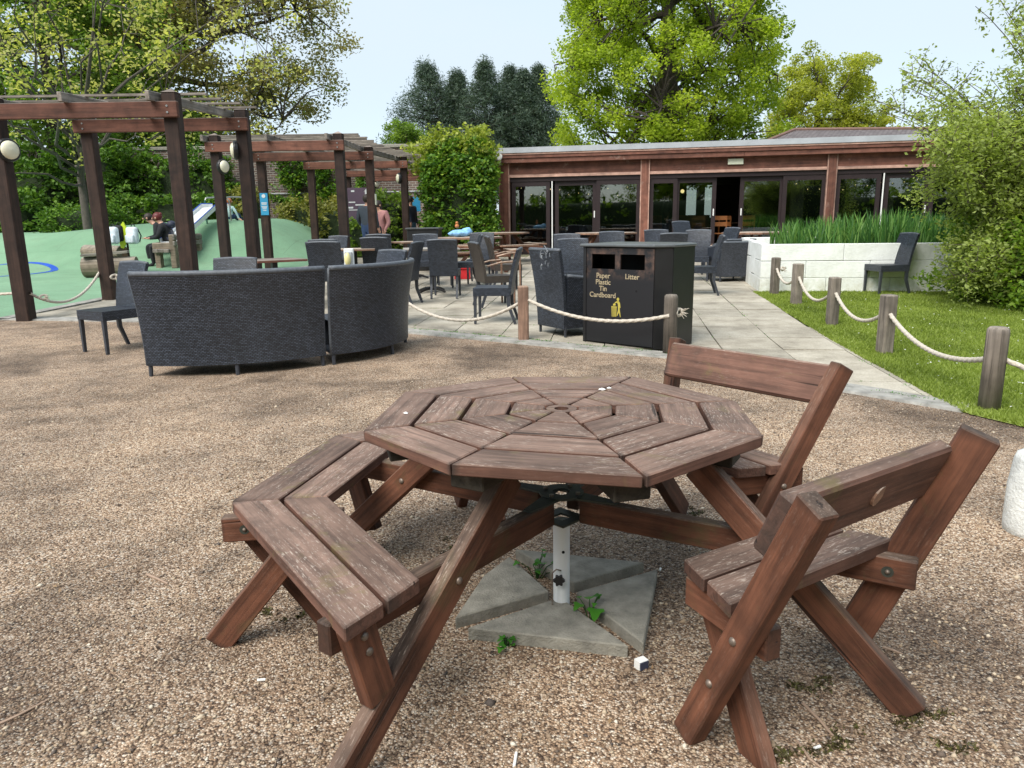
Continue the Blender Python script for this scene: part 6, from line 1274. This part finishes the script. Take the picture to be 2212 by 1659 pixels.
V_, Fa, ti = tufts(spots, 12, .022, .02, 3); o = link('joint_weeds', fast_mesh('joint_weeds', V_, Fa, ti), M['weed']); tag(o, 'grass and weeds growing in the paving joints and kerb', 'weeds', kind='stuff')
def weed_plant(x, y, lab, leaves, z=.0, zb=.0):
    p = atz(x, y, zb); m = MB(); st = MB(); t_ = thing('weed_plant', lab, 'weed', p)
    for (dx, dy, h, s, a) in leaves:
        c = Vector((dx, dy, h)); st.tube([(0, 0, -.02), (dx*.5, dy*.5, h*.7), c], [.0025, .002, .0015], 4, cap=False); lf = MB(); pts = [(0, 0), (.5, .1), (.62, .42), (.35, .55), (.2, .95), (0, 1.15), (-.2, .95), (-.35, .55), (-.62, .42), (-.5, .1)]; ca, sa = math.cos(a), math.sin(a)
        vs = [(c.x+(u*ca-v_*sa)*s, c.y+(u*sa+v_*ca)*s, c.z+.12*s*abs(u)*2-.25*s*v_*v_) for u, v_ in pts]+[(c.x-.45*sa*s, c.y+.45*ca*s, c.z)]
        lf.add(vs, [(10, i, (i+1) % 10) for i in range(10)]); lo = lf.obj('leaf', M['weed'], t_, smooth=True); at = lo.data.attributes.new('tint', 'FLOAT', 'POINT'); at.data.foreach_set('value', [r_.uniform(.1, .6)]*11)
    st.obj('stem', M['leaf_iris'], t_)
def rl(n, seed, sp, h, sz): q = random.Random(seed); return [(q.gauss(0, sp), q.gauss(0, sp), q.uniform(.35, 1)*h, q.uniform(.6, 1.1)*sz, q.uniform(0, 6.28)) for k in range(n)]
weed_plant(1274, 1345, 'broad-leaved weed between the front and right concrete slabs', [(.02, -.015, .06, .05, 2.9), (-.03, .01, .065, .034, 2.4)]+rl(5, 1, .025, .1, .028))
weed_plant(1160, 1250, 'leafy weed between the rear and left concrete slabs', rl(11, 2, .03, .1, .024))
weed_plant(1090, 1398, 'small dandelion weed against the front concrete slab', rl(12, 3, .018, .04, .022))
# big shrub at the right edge
sh = Vector((7.55, 10.7, terr(10.7)))
bush('dense_shrub', 'dense leafy green shrub beside the planter at the right edge', [(7.9, 10.6, .72, 1.45, 1.2, .7), (7.5, 10.5, .5, .95, 1.0, .5), (8.6, 9.7, .75, 1.3, 1.1, .75)], 'leaf_bush', 560, .075, 91, cat='shrub', lump=.2, clr=.2)
bush('leafy_shrub', 'soft pale green shrub body below the arching twigs at the right edge', [(8.35, 11.0, 1.8, 1.05, .8, 1.0), (8.9, 10.4, 2.2, 1.0, .9, 1.3)], 'leaf_shrub', 700, .06, 93, cat='shrub', lump=.3, clr=.28)
def spray_shrub(name, label, base, stems, mat, seed, leaf=.055, dens=70, spread=.15, twigs=9):
    t_ = thing(name, label, 'shrub', base); r_ = random.Random(seed); bm_ = MB(); C = []; tt = []
    for (tip, mid) in stems:
        tip, mid = Vector(tip)-base, Vector(mid)-base; pts = [2*f*(1-f)*mid+f*f*tip for f in [i/10 for i in range(11)]]; bm_.tube(pts, [.014*(1-.9*i/10)+.002 for i in range(11)], 5, cap=False)
        for k in range(twigs):
            f = r_.uniform(.25, 1.); a = 2*f*(1-f)*mid+f*f*tip; d = Vector((r_.gauss(0, 1), r_.gauss(0, 1), r_.gauss(.35, .8))).normalized()*r_.uniform(.25, .6)*(1.15-f*.5); q = a+d*.55+Vector((0, 0, .04)); e = a+d; bm_.tube([a, q, e], [.006, .004, .002], 4, cap=False); tn = r_.uniform(.1, .9)
            for i in range(dens): g_ = r_.random(); p = a.lerp(e, g_)+Vector((r_.gauss(0, spread), r_.gauss(0, spread), r_.gauss(0, spread)))*.5; C.append(tuple(p)); tt.append(min(1, max(0, tn+r_.gauss(0, .15))))
    V_, Fa, ti = leaf_geo(np.array(C), leaf, np.array(tt), .3, .5, seed); link('foliage', fast_mesh('foliage', V_, Fa, ti), M[mat], t_); bm_.obj('branches', M['twig'], t_)
def stems_for(px, Yr, seed, n):
    r_ = random.Random(seed); out = []
    for k in range(n):
        x, y = px[r_.randrange(len(px))]; x += r_.gauss(16, 22); y += r_.gauss(0, 22); Y = r_.uniform(*Yr); tip = atY(x, y, Y); mid = Vector((sh.x+(tip.x-sh.x)*.3, sh.y+(tip.y-sh.y)*.3, max(tip.z*.75, .6)+r_.uniform(0, .5))); out.append((tip, mid))
    return out
spray_shrub('spray_shrub', 'tall loose pale green shrub with arching twigs at the right edge', sh, stems_for([(2000, 350), (2020, 300), (2050, 350), (2100, 330), (2150, 380), (2040, 420), (2060, 450), (2120, 480), (2180, 450), (2040, 520), (2100, 560), (2170, 560), (2010, 300), (2080, 280), (2140, 300), (2200, 330), (1990, 380), (2060, 600), (2150, 620)], (9.6, 11.6), 3, 85), 'leaf_shrub', 95, .06, 85, .2, 12)
spray_shrub('spray_shrub', 'thin upright twigs with narrow leaves against the sky above the shrub', sh+Vector((.5, .6, 0)), stems_for([(1915, 200), (1940, 150), (1965, 170), (1995, 180), (2030, 200), (2065, 215), (1900, 260), (2090, 240)], (10.8, 12), 13, 20), 'leaf_shrub', 97, .06, 22, .1, 10)
spray_shrub('spray_shrub', 'high wispy branches hanging into the upper right corner', sh+Vector((1.3, -.3, 0)), stems_for([(2110, 60), (2150, 30), (2180, 120), (2130, 160), (2200, 40), (2160, 220), (2210, 160), (2190, 250), (2120, 250), (2215, 100)], (9.8, 11.4), 17, 28), 'leaf_shrub', 99, .06, 40, .14, 10)

bush('rear_hedge', 'tall hedge behind the viewpoint, mirrored in the cafe glass', [(0, -17, 1.5, 34, 1.2, 1.6)], 'leaf_bush', 22, .35, 111, clr=.6, lump=.4)
# trees standing behind the viewpoint, mirrored in the cafe glass
src = [o for o in bpy.data.objects if o.name == 'green_tree'][0]; so2 = [o for o in bpy.data.objects if o.name == 'oak_tree'][0]
for k, (x, y, sc_, a) in enumerate(((-26, -24, 1., .3), (-14, -30, 1.1, 2.), (-3, -27, 1., 4.), (9, -31, 1.15, 1.), (20, -26, 1., 5.), (32, -28, 1.1, 3.), (44, -22, 1., .9))):
    c = copy_tree(src if k % 2 else so2); c.location = (x, y, -.05); c.rotation_euler.z = a; c.scale = (sc_,)*3; tag(c, ('broad tree', 'tall tree', 'wide oak', 'leafy tree', 'large oak', 'green tree', 'spreading oak')[k]+' behind the viewpoint, seen only mirrored in the cafe glass', 'tree', 'trees behind the viewpoint')

# dead leaves, bark crumbs and moss on the gravel
def litter(n, seed):
    r_ = np.random.default_rng(seed); Y = 1.1+r_.random(n)**1.2*6.; X = r_.uniform(-1, 1, n)*(.72*Y+.3); k_ = Y < np.array([edgeY(float(x)) for x in X])-.05; X, Y = X[k_], Y[k_]; C = np.stack([X, Y, np.full(len(X), .012)], 1); V_, Fa, ti = leaf_geo(C, .018, r_.random(len(X)), 2.5, .55, seed); V_[:, 2] = np.maximum(V_[:, 2], .006); return V_, Fa, ti
M['dead_leaf'] = foliage('dead_leaf', [(0, (.03, .02, .015)), (.5, (.12, .07, .04)), (1, (.3, .2, .11))], .1)
V_, Fa, ti = litter(900, 77); o = link('leaf_litter', fast_mesh('leaf_litter', V_, Fa, ti), M['dead_leaf']); tag(o, 'small dead leaves and bark crumbs scattered on the gravel', 'leaf litter', kind='stuff')
sp_ = []; q = random.Random(4)
for (x, y, n_) in ((1960, 1545, 16), (1740, 1480, 14), (1800, 1600, 18), (1500, 1105, 8), (960, 1180, 14), (1990, 1560, 10), (2060, 1620, 8), (1690, 1640, 10), (600, 1330, 8)):
    for k in range(n_): p = atz(x+q.gauss(0, 26), y+q.gauss(0, 14), .004); sp_.append((p.x, p.y, .004))
V_, Fa, ti = tufts(sp_[::2], 26, .009, .011, 6); M['moss'] = foliage('moss', [(0, (.03, .022, .012)), (.5, (.06, .05, .018)), (1, (.1, .1, .025))], .1); o = link('moss_clumps', fast_mesh('moss_clumps', V_, Fa, ti), M['moss']); tag(o, 'dark moss crumbs gathered on the gravel round the table feet', 'moss', kind='stuff')
